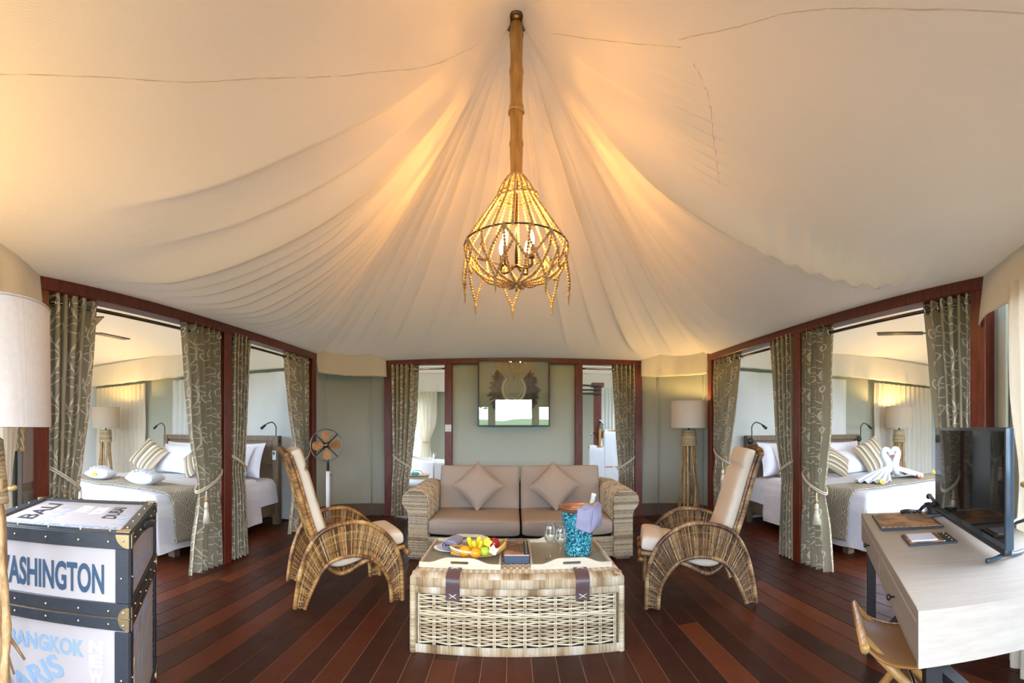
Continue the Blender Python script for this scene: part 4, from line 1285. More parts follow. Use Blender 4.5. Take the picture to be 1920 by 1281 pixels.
armchair('honey rattan lounge armchair with ivory cushion, left of the wicker chest', (-1.39, 2.77), atan2(.55, .835), 'honey')
armchair('darker brown rattan lounge armchair with ivory cushion, right of the wicker chest', (1.585 + .58 * .262, 2.78 + .58 * .965), atan2(.262, -.965), 'honeydark')

# ------------------------------------------------------------------ wicker sofa
sofa = thing('wicker_sofa', 'grey wicker two-seat sofa with rolled arms and taupe cushions', 'sofa', (.068, 4.2, 0))
PR = [(.875, .02), (.875, .30), (.875, .54), (.888, .61), (.935, .65), (1.0, .658), (1.06, .645), (1.105, .61), (1.122, .56), (1.112, .51), (1.08, .47), (1.062, .42), (1.06, .25), (1.06, .02)]
prs = resample(spline([(x, 0, z) for x, z in PR], 6), .004)
for sg in (-1, 1):
    nm_ = []
    for i in range(len(prs)):
        d = prs[min(i + 1, len(prs) - 1)] - prs[max(i - 1, 0)]; nm_.append(V((-d.z, 0, d.x)).normalized())
    def afn(u, v):
        x = v * (len(prs) - 1); k = min(int(x), len(prs) - 2); p = prs[k].lerp(prs[k + 1], x - k); q = nm_[k]
        drop = 0
        return (V((sg * p.x, .012 + u * .90, p.z + .012 * u)), V((sg * q.x, 0, q.z)))
    weave(MB(), lambda u, v: afn(v, u), 44, 84, .0052, .0048, 4, 2).build('arm_weave', M['kubu'], sofa)
    def hlim(z):
        xs = []
        for p, q in zip(prs, prs[1:]):
            if (p.z - z) * (q.z - z) <= 0 and abs(p.z - q.z) > 1e-7: xs.append(lerp(p.x, q.x, (z - p.z) / (q.z - p.z)))
        return (min(xs), max(xs)) if len(xs) > 1 else (.98, 1.0)
    def ffn(u, v):
        z = lerp(.025, .652, v); a, b = hlim(z)
        return (V((sg * lerp(a, b, u), -.004, z)), V((0, -1, 0)))
    weave(MB(), ffn, 7, 52, .0066, .0055, 4, 3).build('arm_front_weave', M['kubu'], sofa)
    bk = MB()
    bk.prism([(x * .995 + .003, z) for x, z in PR], lambda p, s_: V((sg * p[0], .012 + .88 * s_, p[1] * .985)))
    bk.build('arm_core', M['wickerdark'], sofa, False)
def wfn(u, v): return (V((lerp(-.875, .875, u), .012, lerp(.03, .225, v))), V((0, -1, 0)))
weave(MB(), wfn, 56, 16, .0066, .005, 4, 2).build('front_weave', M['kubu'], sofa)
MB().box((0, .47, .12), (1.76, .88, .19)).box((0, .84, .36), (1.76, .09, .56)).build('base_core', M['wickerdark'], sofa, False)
def bkf(u, v): return (V((lerp(-1.06, 1.06, u), .915, lerp(.03, .66, v))), V((0, 1, 0)))
weave(MB(), bkf, 60, 48, .0066, .005, 3, 2).build('back_weave', M['kubu'], sofa)
MB().rbox((0, .90, .66), (1.78, .05, .05), .02, 3).build('back_rail', M['kubu'], sofa)
for sg in (-1, 1):
    for y in (.06, .86):
        MB().box((sg * .97, y, .014), (.14, .08, .028)).build('foot', M['headboard'], sofa, False)
def piping(mb, fn, c, parent, ex=5):
    pts = []
    for k in range(60):
        a = 2 * pi * k / 60
        sg_ = lambda x: (abs(x) ** (2 / 9)) * (1 if x >= 0 else -1)
        pts.append(fn(sg_(cos(a)) * .985, sg_(sin(a)) * .985, c))
    mb.tube(pts, .006, 5, True)
for sg in (-1, 1):
    def sc(a, b, c): 
        return V((sg * .436 + b * .428, .345 + a * .36, .318 + c * (.082 + .014 * (1 - b * b) * (1 - a * a)) - .014 * (a < -.3) * 0 + .006 * noise.noise(V((a * 2 + sg, b * 2, c)))))
    cush(MB(), sc, 48, 24, 8, 9).build('seat_cushion', M['taupe'], sofa)
    m_ = MB(); piping(m_, sc, .62, sofa); piping(m_, sc, -.62, sofa); m_.build('piping', M['taupe'], sofa)
    def bc(a, b, c):
        lean = radians(14); z = .235 * a; yv = c * (.085 + .035 * (1 - b * b) * (1 - a * a))
        p = V((sg * .436 + b * .43, .735 + yv * cos(lean) + z * sin(lean), .60 + z * cos(lean) - yv * sin(lean)))
        p.z += .008 * noise.noise(V((b * 3 + sg * 5, a * 2, 0))); return p
    cush(MB(), bc, 48, 24, 7, 9).build('back_cushion', M['taupe'], sofa)
    m_ = MB(); piping(m_, bc, -.62, sofa); m_.build('piping', M['taupe'], sofa)
for i, (x, lab, rr_) in enumerate([(-.37, 'taupe throw cushion set on its corner, left side of the wicker sofa', 45), (.425, 'taupe throw cushion set on its corner behind the ice bucket', 47)]):
    rot = rotx(radians(90 - 24)) @ rotz(radians(rr_))
    pm = pillow(MB(), .385, .385, .15, lambda p: rot @ p, 18, i)
    tag(pm.build('throw_cushion', M['taupe'], None, True, (x, 4.68, .655)), lab, 'cushion', 'taupe throw cushions')
# ------------------------------------------------------------------ wicker chest used as a table
CX_, CY_ = .02, 2.475
chest = thing('wicker_chest', 'pale wicker storage chest with leather straps serving as coffee table', 'chest', (CX_, CY_, 0))
CW, CD = 1.16, .76; hx = CW / 2
faces = [((-hx, 0), (1, 0), (0, -1), CW, 13), ((hx, 0), (0, 1), (1, 0), CD, 8), ((hx, CD), (-1, 0), (0, 1), CW, 13), ((-hx, CD), (0, -1), (-1, 0), CD, 8)]
def v3(p, z=0): return V((p[0], p[1], z))
for i, (o, ax, nr, L, ns) in enumerate(faces):
    O, A, N_ = v3(o), v3(ax), v3(nr)
    def wf(u, v): return (O + A * lerp(.035, L - .035, u) + V((0, 0, lerp(.052, .335, v))) - N_ * (.012), N_)
    wv = MB(); nrow = 26
    for j in range(nrow):
        v = (j + .5) / nrow
        if abs(v - .60) < .03: continue
        wv.rnd(); pts = []; jj = R.uniform(-.0012, .0012)
        for k in range(ns * 4 + 1):
            u = k / (ns * 4); p, nm = wf(u, v)
            pts.append(p + nm * (.0085 * cos(pi * (u * ns + j))) + V((0, 0, jj + R.uniform(-.0008, .0008))))
        wv.tube(pts, .0047 * R.uniform(.85, 1.12), 5, cap=False)
    for q in range(3):                                  # the double twisted row at mid height
        wv.rnd(); pts = []
        for k in range(ns * 4 + 1):
            u = k / (ns * 4); p, nm = wf(u, .60 + .022 * (q - 1))
            pts.append(p + nm * (.006 + .007 * sin(pi * u * ns + q * 2.1)) + V((0, 0, .004 * cos(pi * u * ns + q * 2.1))))
        wv.tube(pts, .0055, 5, cap=False)
    wv.build('woven_side', M['chest'], chest)
    stk = MB()
    for k in range(ns + 1):
        for d in (-.005, .005):
            stk.rnd(); p = O + A * (lerp(.035, L - .035, k / ns) + d) - N_ * .012
            stk.tube([p + V((0, 0, .03)), p + V((0, 0, .345))], .0048, 5, cap=False)
    stk.build('stakes', M['chest'], chest)
    bd = MB()
    wraps(bd, O + A * .0, O + A * L, (0, 0, 1), N_, .048, seed=i)
    bd.build('bottom_band', M['chestband'], chest); bd = MB()
    wraps(bd, O + A * .0 + V((0, 0, .332)), O + A * L + V((0, 0, .332)), (0, 0, 1), N_, .036, seed=i + 7)
    bd.build('wrapped_band', M['chestband'], chest)
    ld = MB()
    wraps(ld, O + A * -.006 + N_ * .008 + V((0, 0, .374)), O + A * (L + .006) + N_ * .008 + V((0, 0, .374)), (0, 0, 1), N_, .048, .0075, .0042, seed=i + 13)
    P0, P1 = O - A * .006 + N_ * .008, O + A * (L + .006) + N_ * .008
    wraps(ld, P0 + V((0, 0, .421)), P1 + V((0, 0, .421)), (-N_ + V((0, 0, .42))).normalized(), (N_ * .4 + V((0, 0, 1))).normalized(), .05, .0075, .0042, seed=i + 17)
    ld.build('lid_edge', M['chestband'], chest)
    pp = MB(); p = O
    wrapped_tube(pp, [(p.x, p.y, 0), (p.x, p.y, .37)], .017)
    pp.build('corner_post', M['chest'], chest)
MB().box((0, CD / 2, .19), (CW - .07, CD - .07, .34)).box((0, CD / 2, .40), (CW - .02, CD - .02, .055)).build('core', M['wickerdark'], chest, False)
def lf(u, v): return (V((lerp(-hx + .04, hx - .04, u), lerp(.035, CD - .035, v), .437)), V((0, 0, 1)))
weave(MB(), lf, 62, 62, .0048, .0045, 4, 2).build('lid_weave', M['chest'], chest)
def ribbon(mb, path, ax, w, th):
    P = resample(path, .012); ax = V(ax); vs = []; fs = []
    for i, p in enumerate(P):
        t = (P[min(i + 1, len(P) - 1)] - P[max(i - 1, 0)]).normalized(); n_ = t.cross(ax).normalized()
        for a, b in ((-1, -1), (1, -1), (1, 1), (-1, 1)): vs.append(p + ax * (w / 2 * a) + n_ * (th / 2 * b))
    for i in range(len(P) - 1):
        for k in range(4): fs.append((i * 4 + k, i * 4 + (k + 1) % 4, i * 4 + 4 + (k + 1) % 4, i * 4 + 4 + k))
    fs += [(3, 2, 1, 0), tuple(len(vs) - 4 + k for k in range(4))]
    return mb.add(vs, fs)
for x in (-.352, .358):
    sp = spline([(x, .125, .449), (x, .06, .449), (x, .012, .440), (x, -.018, .418), (x, -.019, .375), (x, -.016, .35), (x, -.016, .305)], 6)
    s_ = ribbon(MB(), sp, (1, 0, 0), .076, .006).build('leather_strap', M['strap'], chest, True, auto=40)
    for (a, b) in (((-.02, -.0215, .318), (.02, -.0215, .342)), ((.02, -.0215, .318), (-.02, -.0215, .342)), ((-.02, .075, .4535), (.02, .105, .4535)), ((.02, .075, .4535), (-.02, .105, .4535))):
        MB().tube([V(a) + V((x, 0, 0)), V(b) + V((x, 0, 0))], .0022, 5).build('cross_stitch', M['thread'], s_)

# ------------------------------------------------------------------ on the chest
def tray(label, x0, x1, y0, y1):
    t = thing('serving_tray', label, 'tray', (x0, y0, .4445), 0, 'wooden butler trays')
    w, d = x1 - x0, y1 - y0
    MB().box((w / 2, d / 2, .005), (w - .016, d - .016, .008)).build('tray_base', M['traybase'], t, False)
    for y in (.006, d - .006):
        n = 24; top = []
        for k in range(n + 1):
            u = k / n; top.append((u * w, .030 + .032 * smooth(.12, .36, u) * smooth(.12, .36, 1 - u)))
        hw, z0, z1 = .052, .026, .042
        def fnp(p, s_): return V((p[0], y + (.006 if s_ else -.006), p[1]))
        mb = MB()
        cl = [p for p in top if p[0] < w / 2 - hw]; cm = [p for p in top if w / 2 - hw <= p[0] <= w / 2 + hw]; cr_ = [p for p in top if p[0] > w / 2 + hw]
        mb.prism([(0, 0), (w / 2 - hw, 0), (w / 2 - hw, .062)] + cl[::-1], fnp)
        mb.prism([(w / 2 + hw, 0), (w, 0)] + cr_[::-1] + [(w / 2 + hw, .062)], fnp)
        mb.prism([(w / 2 - hw, 0), (w / 2 + hw, 0), (w / 2 + hw, z0), (w / 2 - hw, z0)], fnp)
        mb.prism([(w / 2 - hw, z1), (w / 2 + hw, z1), (w / 2 + hw, .062), (w / 2 - hw, .062)], fnp)
        for sx in (-1, 1):                              # rounded ends of the hand hole
            pts = [(w / 2 + sx * hw, z0)] + [(w / 2 + sx * (hw - .008 * (1 - abs(sin(a)) ** 2) ** .5 * 0 - .008 * (1 - cos(a))), lerp(z0, z1, .5) + .008 * sin(a)) for a in [-pi / 2 + pi * k / 8 for k in range(9)]] + [(w / 2 + sx * hw, z1)]
            mb.prism(pts, fnp)
        mb.build('handle_board', M['tray'], t, False)
    for x in (.006, w - .006):
        MB().rbox((x, d / 2, .015), (.012, d - .024, .030), .002, 1).build('side_board', M['tray'], t, True, auto=30)
    return t
tray('wooden serving tray under the fruit and plate, left on the chest', -.545, -.073, 2.575, 3.165)
tray('wooden serving tray under the wine glasses and ice bucket, right on the chest', .098, .568, 2.575, 3.165)
TB = .4535
def boxset():
    t = thing('map_box', 'map-covered blue-black box between the two trays', 'box', (.018, 2.68, .4465), 0)
    w, d, h = .150, .30, .055
    MB().rbox((0, d / 2, h / 2), (w, d, h), .002, 1).build('box_body', M['boxblue'], t, True, auto=30)
    MB().box((-.016, d / 2, h + .0015), (w - .036, d - .01, .003)).build('map_cover', M['map'], t, False)
    MB().box((.060, d / 2, h + .002), (.028, d - .004, .004)).build('leather_spine', M['leather'], t, False)
    st = MB()
    for k in range(6): st.ball((.060, .03 + k * .048, h + .005), .004, 8, 5)
    stuff(st.build('stud', M['brass'], t))
    MB().box((0, -.0012, h - .003), (w, .002, .004)).build('edge_strip', M['pinkcord'], t, False)
boxset()
tag(MB().lathe([(.0, TB + .002), (.055, TB + .002), (.062, TB + .006), (.098, TB + .016), (.106, TB + .019), (.104, TB + .021), (.06, TB + .009), (0, TB + .008)], 40).build('plate', M['china'], None, True, (-.415, 2.93, 0)), 'round white plate on the left tray under the rolled napkin', 'plate')
def napkin_roll():
    t = thing('rolled_napkin', 'rolled lavender napkin holding cutlery on the white plate', 'napkin', (-.392, 2.90, TB + .016), radians(80))
    pts = []
    sp = MB()
    def fn(u, w):
        a = u * 2 * pi * 2.3 + 1.0; r = lerp(.016, .043, u)
        return V((lerp(-.085, .085, w), r * cos(a) * 1.25, .037 + r * sin(a) * .82 + .004 * noise.noise(V((w * 4, u * 5, 0)))))
    sp.grid(fn, 60, 14)
    sp.build('cloth', M['lavender'], t, True, solid=.003)
    for k in range(3):
        MB().tube([(-.098, .012 * (k - 1), .034), (.03, .010 * (k - 1), .036)], .0055, 6, flat=.5).build('cutlery', M['steel'], t)
napkin_roll()
# boat-shaped cane basket
bk_ = thing('fruit_basket', 'boat-shaped golden cane basket of fruit with upturned tip', 'basket', (-.215, 2.77, TB + .002), radians(12))
def boat(u, v):
    a = (u - .5) * 2; L = .175; wd = .082 * (1 - abs(a) ** 2.6) ** .6 if abs(a) < 1 else 0
    b = (v - .5) * 2
    z = .010 + .042 * abs(b) ** 2.2 + .055 * max(0, a) ** 3.0 + .022 * max(0, -a) ** 3
    return V((a * L, b * wd, z))
mb = MB()
for j in range(15):
    v = j / 14; mb.rnd(); mb.tube([boat(lerp(.015, .99, k / 26), v) for k in range(27)], .0042, 5)
mb.build('cane_slats', M['lidi'], bk_)
mb = MB()
for k in range(9):
    u = .08 + .84 * k / 8; mb.rnd(); mb.tube([boat(u, v / 12) + V((0, 0, .004)) for v in range(13)], .003, 4)
mb.build('cross_cane', M['lidi'], bk_)
rm = MB()
for v in (0, 1):
    rm.rnd(); wrapped_tube(rm, [boat(k / 30, v) for k in range(31)], .006)
rm.build('rim', M['lidi'], bk_)
bd = MB()
for k in range(16):
    bd.rnd(); p = boat(.02 + .36 * k / 15, 0); bd.ball(p + V((0, -.006, .004)), .0068, 7, 5)
stuff(bd.build('bead_trim', M['petal'], bk_))
def fruit(name, label, x, y, z, r, mat, sc=(1, 1, .95), group=None, stem=True):
    t = thing(name, label, 'fruit', (x, y, z), R.random() * 6, group)
    prof = []
    for k in range(13):
        a = pi * k / 12; rr = sin(a) * r * (1 + .03 * sin(a)); zz = -cos(a) * r * sc[2]
        if k >= 10: zz -= .12 * r * ((k - 10) / 2) ** 1.5 * (0 if name == 'orange' else 1)
        prof.append((max(1e-6, rr), zz))
    MB().lathe(prof, 20).build('flesh', mat, t)
    if stem: MB().tube([(0, 0, r * .78), (.002, 0, r * 1.05)], .0022 if name != 'orange' else .0035, 6).build('stem', M['stem'], t)
fruit('orange', 'larger orange at the front left of the cane basket', -.292, 2.705, .5105, .036, M['orange'])
fruit('orange', 'smaller orange in the middle of the cane basket', -.226, 2.690, .5060, .033, M['orange'])
fruit('apple', 'green apple beside the oranges in the cane basket', -.172, 2.712, .5120, .030, M['greenapple'], (1, 1, .95))
fruit('apple', 'dark red apple at the back of the cane basket', -.122, 2.790, .5400, .036, M['redapple'], (1, 1, .95))
def bananas():
    t = thing('banana_bunch', 'bunch of short yellow bananas standing up in the cane basket', 'bananas', (-.225, 2.790, .492), .2)
    for k, (dx, dy, ln, tilt) in enumerate([(-.040, .012, .088, -.25), (-.018, -.018, .070, -.12), (.008, .010, .092, .18), (.020, -.018, .072, .12), (.044, .012, .082, .45)]):
        pts = spline([(dx * .6, dy + .02, 0), (dx * .85 + tilt * .012, dy + .008, ln * .4), (dx + tilt * .035, dy - .004, ln * .8), (dx + tilt * .05, dy - .002, ln)], 6)
        n = len(pts)
        MB().tube(pts, [max(.0035, .0155 * min(1, 3.2 * (1 - k2 / (n - 1)) + .2) * min(1, .5 + 2.2 * k2 / (n - 1))) for k2 in range(n)], 8).build('banana', M['banana'], t)
        MB().ball(pts[-1], .004, 6, 5).build('tip', M['stem'], t)
bananas()
def frangipani(label, x, y, z, r, pet='petal', tilt=(.5, 0), name='frangipani'):
    t = thing(name, label, 'flower', (x, y, z), R.random(), 'frangipani flowers')
    rot = rotx(tilt[0]) @ roty(tilt[1])
    for k in range(5):
        a = 2 * pi * k / 5
        def fn(u, w):
            b = (u - .5) * 2; rr = w * r; wd = r * .42 * sin(pi * min(1, w * .93 + .07)) ** .7
            p = V((rr, b * wd, r * .25 * w * w + .10 * r * b)); q = rotz(a) @ p
            return rot @ (q + V((0, 0, .006)))
        MB().grid(fn, 4, 6).build('petal', M[pet], t)
    MB().ball(rot @ V((0, 0, .008)), r * .30, 8, 5, (1, 1, .5)).build('flower_centre', M['pollen'], t)
frangipani('white frangipani flower lying by the green apple in the basket', -.128, 2.702, .518, .034, 'petal', (.9, .3))
frangipani('yellow frangipani flower between the bananas and the red apple', -.160, 2.752, .552, .030, 'pollen', (1.0, 0))
def wine_glass(label, x, y):
    t = thing('wine_glass', label, 'glass', (x, y, TB), 0, 'stemmed wine glasses')
    ou = [(.0, .0), (.034, .0), (.036, .002), (.02, .005), (.007, .010), (.0042, .03), (.0040, .085), (.006, .096), (.018, .104), (.032, .122), (.0375, .145), (.036, .17), (.0315, .20), (.0285, .226)]
    inn = [(.0275, .2262), (.0305, .20), (.035, .17), (.0365, .145), (.031, .1235), (.017, .1065), (0, .100)]
    MB().lathe(ou + inn, 28).build('bowl_and_stem', M['glass'], t)
    return t
wine_glass('stemmed wine glass farther left on the right tray', .222, 2.74)
wine_glass('stemmed wine glass nearer the ice bucket on the right tray', .275, 2.655)
ib = thing('ice_bucket', 'tall turquoise mosaic ice bucket with copper rim on the right tray', 'ice bucket', (.405, 2.84, TB))
BK = [(.078, .004), (.080, .0), (.083, .01), (.088, .06), (.094, .14), (.100, .22), (.1045, .275)]
bp_ = resample([(r_, 0, z) for r_, z in BK], .006)
MB().grid(lambda u, w: (lambda p: V((p.x * cos(2 * pi * u), p.x * sin(2 * pi * u), p.z)))(bp_[round(w * (len(bp_) - 1))]), 56, len(bp_) - 1).build('mosaic_wall', M['mosaic'], ib)
MB().lathe([(0, .004), (.079, .003)], 40).build('bucket_foot', M['mosaic'], ib)
MB().lathe([(.104, .272), (.112, .288), (.125, .302), (.126, .305), (.120, .304), (.104, .286), (.098, .22), (.084, .03), (0, .025)], 48).build('copper_lining', M['copper'], ib)
hnd = MB()
for r_ in (.030, .019): hnd.tube([(-.1 - .012, .0, 0) for _ in ()] or [V((-.040 + r_ * cos(a), -.0915, .215 + r_ * sin(a))) for a in [2 * pi * k / 20 for k in range(20)]], .0055, 6, True)
hnd.build('ring_handle', M['mosaic'], ib)
bo = thing('wine_bottle', 'wine bottle with pale foil neck leaning in the ice bucket', 'bottle', (.437, 2.85, TB + .055))
ax = V((.235, .03, 1)).normalized()
MB().lathe([(0, 0), (.035, 0), (.037, .01), (.037, .17), (.030, .20), (.016, .23), (.0145, .25)], 24, (0, 0, 0), ax).build('bottle_body', plain('dark_green_bottle_glass', (.02, .04, .015), .1), bo)
MB().lathe([(.0152, .245), (.0152, .275), (.0155, .278), (.015, .285)], 20, (0, 0, 0), ax).build('gold_foil', plain('gold_foil', (.7, .58, .12), .35), bo)
MB().lathe([(.0155, .283), (.0155, .315), (.017, .316), (.017, .330), (.012, .333), (0, .333)], 20, (0, 0, 0), ax).build('white_foil', M['china'], bo)
dn = thing('draped_napkin', 'lavender napkin draped over the right side of the ice bucket', 'napkin', (.405, 2.84, TB))
def flap(p00, p10, p01, p11, bulge, nm, seed):
    p00, p10, p01, p11 = map(V, (p00, p10, p01, p11))
    def fn(u, w):
        a = p00.lerp(p10, u); b = p01.lerp(p11, u); p = a.lerp(b, w)
        return p + V(nm) * (bulge * sin(pi * u) * sin(pi * w) + .006 * noise.noise(V((u * 3 + seed, w * 3, 1))))
    return MB().grid(fn, 14, 14)
flap((-.020, -.128, .308), (.085, -.105, .310), (-.030, -.110, .185), (.060, -.118, .155), .012, (-.1, -1, 0), 1).build('front_flap', M['lavender'], dn, True, solid=.003)
flap((-.020, -.128, .308), (.085, -.105, .310), (.03, -.03, .318), (.075, -.02, .318), .015, (0, 0, 1), 5).build('top_fold', M['lavender'], dn, True, solid=.003)
flap((.085, -.105, .310), (.150, -.005, .318), (.060, -.118, .155), (.15, -.03, .19), .025, (.8, -.6, 0), 3).build('side_flap', M['lavender'], dn, True, solid=.003)
flap((.085, -.105, .310), (.150, -.005, .318), (.075, -.02, .318), (.135, .03, .318), .015, (.3, -.4, .8), 8).build('crest_fold', M['lavender'], dn, True, solid=.003)

# ------------------------------------------------------------------ desk, television, telephone, folders, stool
DA = atan2(.791, .612)
DT = .775; DL = 1.37; DD = .66
desk = thing('writing_desk', 'greige wooden writing desk with black metal legs, front right', 'desk', (.916, .737, 0), DA)
# local x runs along the drawer front, -y goes back towards the window
dt = MB().rbox((DL / 2, -DD / 2, DT - .011), (DL, DD, .022), .002, 1)
dt.build('desk_top', M['desk'], desk, True, auto=30)
MB().box((.0085, -DD / 2, DT - .0742), (.021, DD + .002, .1496)).build('end_panel', M['desk'], desk, False)
MB().box((DL - .010, -DD / 2, DT - .085), (.02, DD - .002, .126)).build('end_panel', M['desk'], desk, False)
MB().box((DL / 2, -DD + .012, DT - .085), (DL - .04, .02, .126)).box((DL / 2, -DD / 2, DT - .143), (DL - .04, DD - .04, .012)).build('carcass', M['desk'], desk, False)
MB().box((DL / 2, -.008, DT - .030), (DL - .04, .012, .016)).box((DL / 2, -.008, DT - .143), (DL - .04, .012, .010)).box((DL / 2, -.008, DT - .085), (.022, .012, .1)).build('front_rail', M['desk'], desk, False)
for k in range(2):
    x0 = .024 + k * (DL / 2 - .012); w = DL / 2 - .038
    dr = MB().rbox((x0 + w / 2, -.0085, DT - .089), (w, .015, .094), .003, 1).build('drawer', M['desk'], desk, True, auto=30)
    kb = MB().lathe([(.003, .0), (.004, .012), (.010, .016), (.012, .022), (.007, .028), (0, .029)], 14, (x0 + w / 2, -.001, DT - .089), (0, 1, 0)).build('knob', M['black'], dr)
for x in (.05, DL - .05):
    for y in (-.05, -DD + .05):
        MB().box((x, y, (DT - .15) / 2), (.045, .045, DT - .15)).build('leg', M['black'], desk, False)
    MB().box((x, -DD / 2, .05), (.035, DD - .14, .035)).build('leg_rail', M['black'], desk, False)
    d_ = MB()
    for a, b in (((x, -.07, .07), (x, -DD + .07, DT - .18)), ((x, -.07, DT - .18), (x, -DD + .07, .07))):
        d_.tube([a, b], .022, 4)
    d_.build('cross_brace', M['black'], desk, False)
def dl(x, y, z=DT): 
    c, s_ = cos(DA), sin(DA)
    return (.916 + c * x - s_ * y, .737 + s_ * x + c * y, z)
tv = thing('television', 'flat black television standing along the writing desk', 'television', dl(.745, -.395), DA)
TW, TZ0, TZ1 = .915, .045, .478
MB().rbox((0, 0, (TZ0 + TZ1) / 2), (TW, .034, TZ1 - TZ0), .006, 2).build('tv_case', M['tvedge'], tv, True, auto=40)
MB().box((0, .0175, (TZ0 + TZ1) / 2 + .006), (TW - .024, .002, TZ1 - TZ0 - .040)).build('screen', M['screen'], tv, False)
MB().rbox((0, .004, TZ0 - .006), (TW - .01, .03, .022), .005, 2).build('bottom_bezel', M['blackplastic'], tv, True, auto=40)
for sx in (-1, 1):
    MB().tube(spline([(sx * .425, .075, .012), (sx * .415, .04, .013), (sx * .40, 0, .018), (sx * .385, -.05, .013), (sx * .36, -.10, .012)], 6), .009, 8, flat=1.0).build('stand_foot', M['tvedge'], tv)
    MB().box((sx * .41, 0, .035), (.03, .02, .03)).build('stand_neck', M['blackplastic'], tv, False)
tag(MB().tube(spline([dl(.36, -.43, .90), dl(.33, -.52, .95), dl(.32, -.56, .88), dl(.34, -.50, .80), dl(.30, -.60, .785)], 8), .004, 6).build('white_cable', M['china']), 'thin white cable looping behind the television', 'cable')
tag(MB().tube(spline([dl(.40, -.42, .88), dl(.30, -.55, .93), dl(.20, -.70, .90), dl(.14, -.78, .84)], 8), .006, 6).build('black_cable', M['blackplastic']), 'black cable running from the television to the window', 'cable')
fo = thing('leather_folder', 'black-edged folder with an old map cover on the desk', 'folder', dl(1.09, -.195), DA)
MB().rbox((0, 0, .006), (.335, .30, .012), .003, 1).build('folder_board', M['leather'], fo, True, auto=30)
MB().box((-.008, .004, .0128), (.312, .272, .002)).build('map_cover', M['map'], fo, False)
sd_ = MB()
for k in range(9): sd_.ball((.160, -.13 + k * .032, .0135), .0035, 6, 4); sd_.ball((-.155 + k * .038, .143, .0125), .003, 6, 4)
stuff(sd_.build('stud', M['brass'], fo))
st_ = MB()
for k in range(11): st_.box((-.160 + .0005 * k, -.135 + k * .027, .0132), (.008, .014, .002))
st_.build('gold_stitching', M['brass'], fo, False)
npd = thing('notepad_holder', 'small leather notepad holder with white paper beside the map folder', 'notepad', dl(.715, -.215), DA)
MB().rbox((0, 0, .005), (.165, .205, .010), .002, 1).build('holder', M['leather'], npd, True, auto=30)
MB().box((.004, .022, .0108), (.15, .15, .003)).build('map_border', M['map'], npd, False)
MB().rbox((.002, .030, .014), (.118, .112, .006), .001, 1).build('paper_pad', M['paper'], npd, True, auto=30)
MB().box((0, -.048, .0125), (.15, .010, .004)).build('gold_strip', M['brass'], npd, False)
s2 = MB()
for k in range(4): s2.ball((-.06 + k * .04, -.084, .011), .0035, 6, 4)
stuff(s2.build('stud', M['brass'], npd))
ph = thing('telephone', 'black corded desk telephone beside the television', 'telephone', dl(1.305, -.435), -.72); ph.scale = (.88, .88, .88)
def wedge(c): 
    z = c.z + .028 if c.z < 0 else .016 + (c.y + .10) / .2 * .036
    return V((c.x, c.y, max(0.0, z if c.z > 0 else .0)))
MB().rbox((0, 0, 0), (.17, .20, .05), .008, 2, None, wedge).build('phone_body', M['blackplastic'], ph, True, auto=40)
MB().box((.035, -.012, .0325), (.075, .11, .003), rotx(radians(10.2))).build('keypad_plate', M['chrome'], ph, False)
for i in range(4):
    for j in range(3):
        y = -.05 + i * .025
        MB().rbox((.014 + j * .021, y, .018 + (y + .10) / .2 * .036), (.015, .016, .010), .002, 1, rotx(radians(10.2))).build('key', M['blackplastic'], ph, True)
hs = spline([(-.050, -.095, .062), (-.050, -.075, .082), (-.050, -.02, .090), (-.050, .04, .096), (-.050, .085, .098), (-.050, .105, .085)], 6)
MB().tube(hs, [.017 if (k < 6 or k > len(hs) - 7) else .0115 for k in range(len(hs))], 10, flat=1.2).build('handset', M['blackplastic'], ph)
coil = []
pa = spline([(-.052, -.085, .05), (-.085, -.06, .070), (-.115, -.03, .045), (-.14, .0, .013), (-.20, .03, .013), (-.245, .005, .013), (-.20, -.03, .013), (-.125, -.02, .013)], 40)
for k, p in enumerate(pa):
    a = k * 1.05; coil.append(p + V((.010 * cos(a), 0, .010 * sin(a))))
MB().tube(coil, .0028, 4).build('coiled_cord', M['blackplastic'], ph)

stl = thing('sling_stool', 'tan leather sling stool on crossed honey-coloured poles under the desk', 'stool', dl(.715, .02, 0), DA)
def sl(u, w):
    a = (w - .5) * 2
    return V((lerp(-.20, .20, u), lerp(.06, -.36, w), 0.448 - .105 * (1 - a * a) ** .8 + .004 * noise.noise(V((u * 4, w * 4, 0)))))
MB().grid(sl, 16, 24).build('leather_sling', M['tan'], stl, True, solid=.006)
br = MB()
for k in range(46):
    p = V((lerp(-.2, .2, k / 45), .064, .455)); br.rnd(); br.tube([p + V((-.006, .006, -.004)), p + V((.006, -.006, .006))], .0036, 5)
br.build('braided_edge', M['pinkcord'], stl)
sd2 = MB()
for k in range(40):
    p = sl(1, k / 39); sd2.rnd(); sd2.tube([p + V((-.006, -.004, .005)), p + V((.004, .004, .005))], .003, 4)
sd2.build('side_stitching', M['pinkcord'], stl)
for sx in (-1, 1):
    for f in (-1, 1):
        y0, y1 = (.06, -.34) if f > 0 else (-.36, .04)
        MB().tube([(sx * .15 + f * .016, y0, .445), (sx * .15 + f * .016, y1, 0)], .0185, 12).build('leg', M['pole'], stl)
for y in (.06, -.36):
    MB().tube([(-.215, y, .441), (.215, y, .441)], .0175, 10).build('seat_pole', M['pole'], stl)
MB().tube([(-.20, -.15, .235), (.20, -.15, .235)], .010, 8).build('bolt', M['steel'], stl)
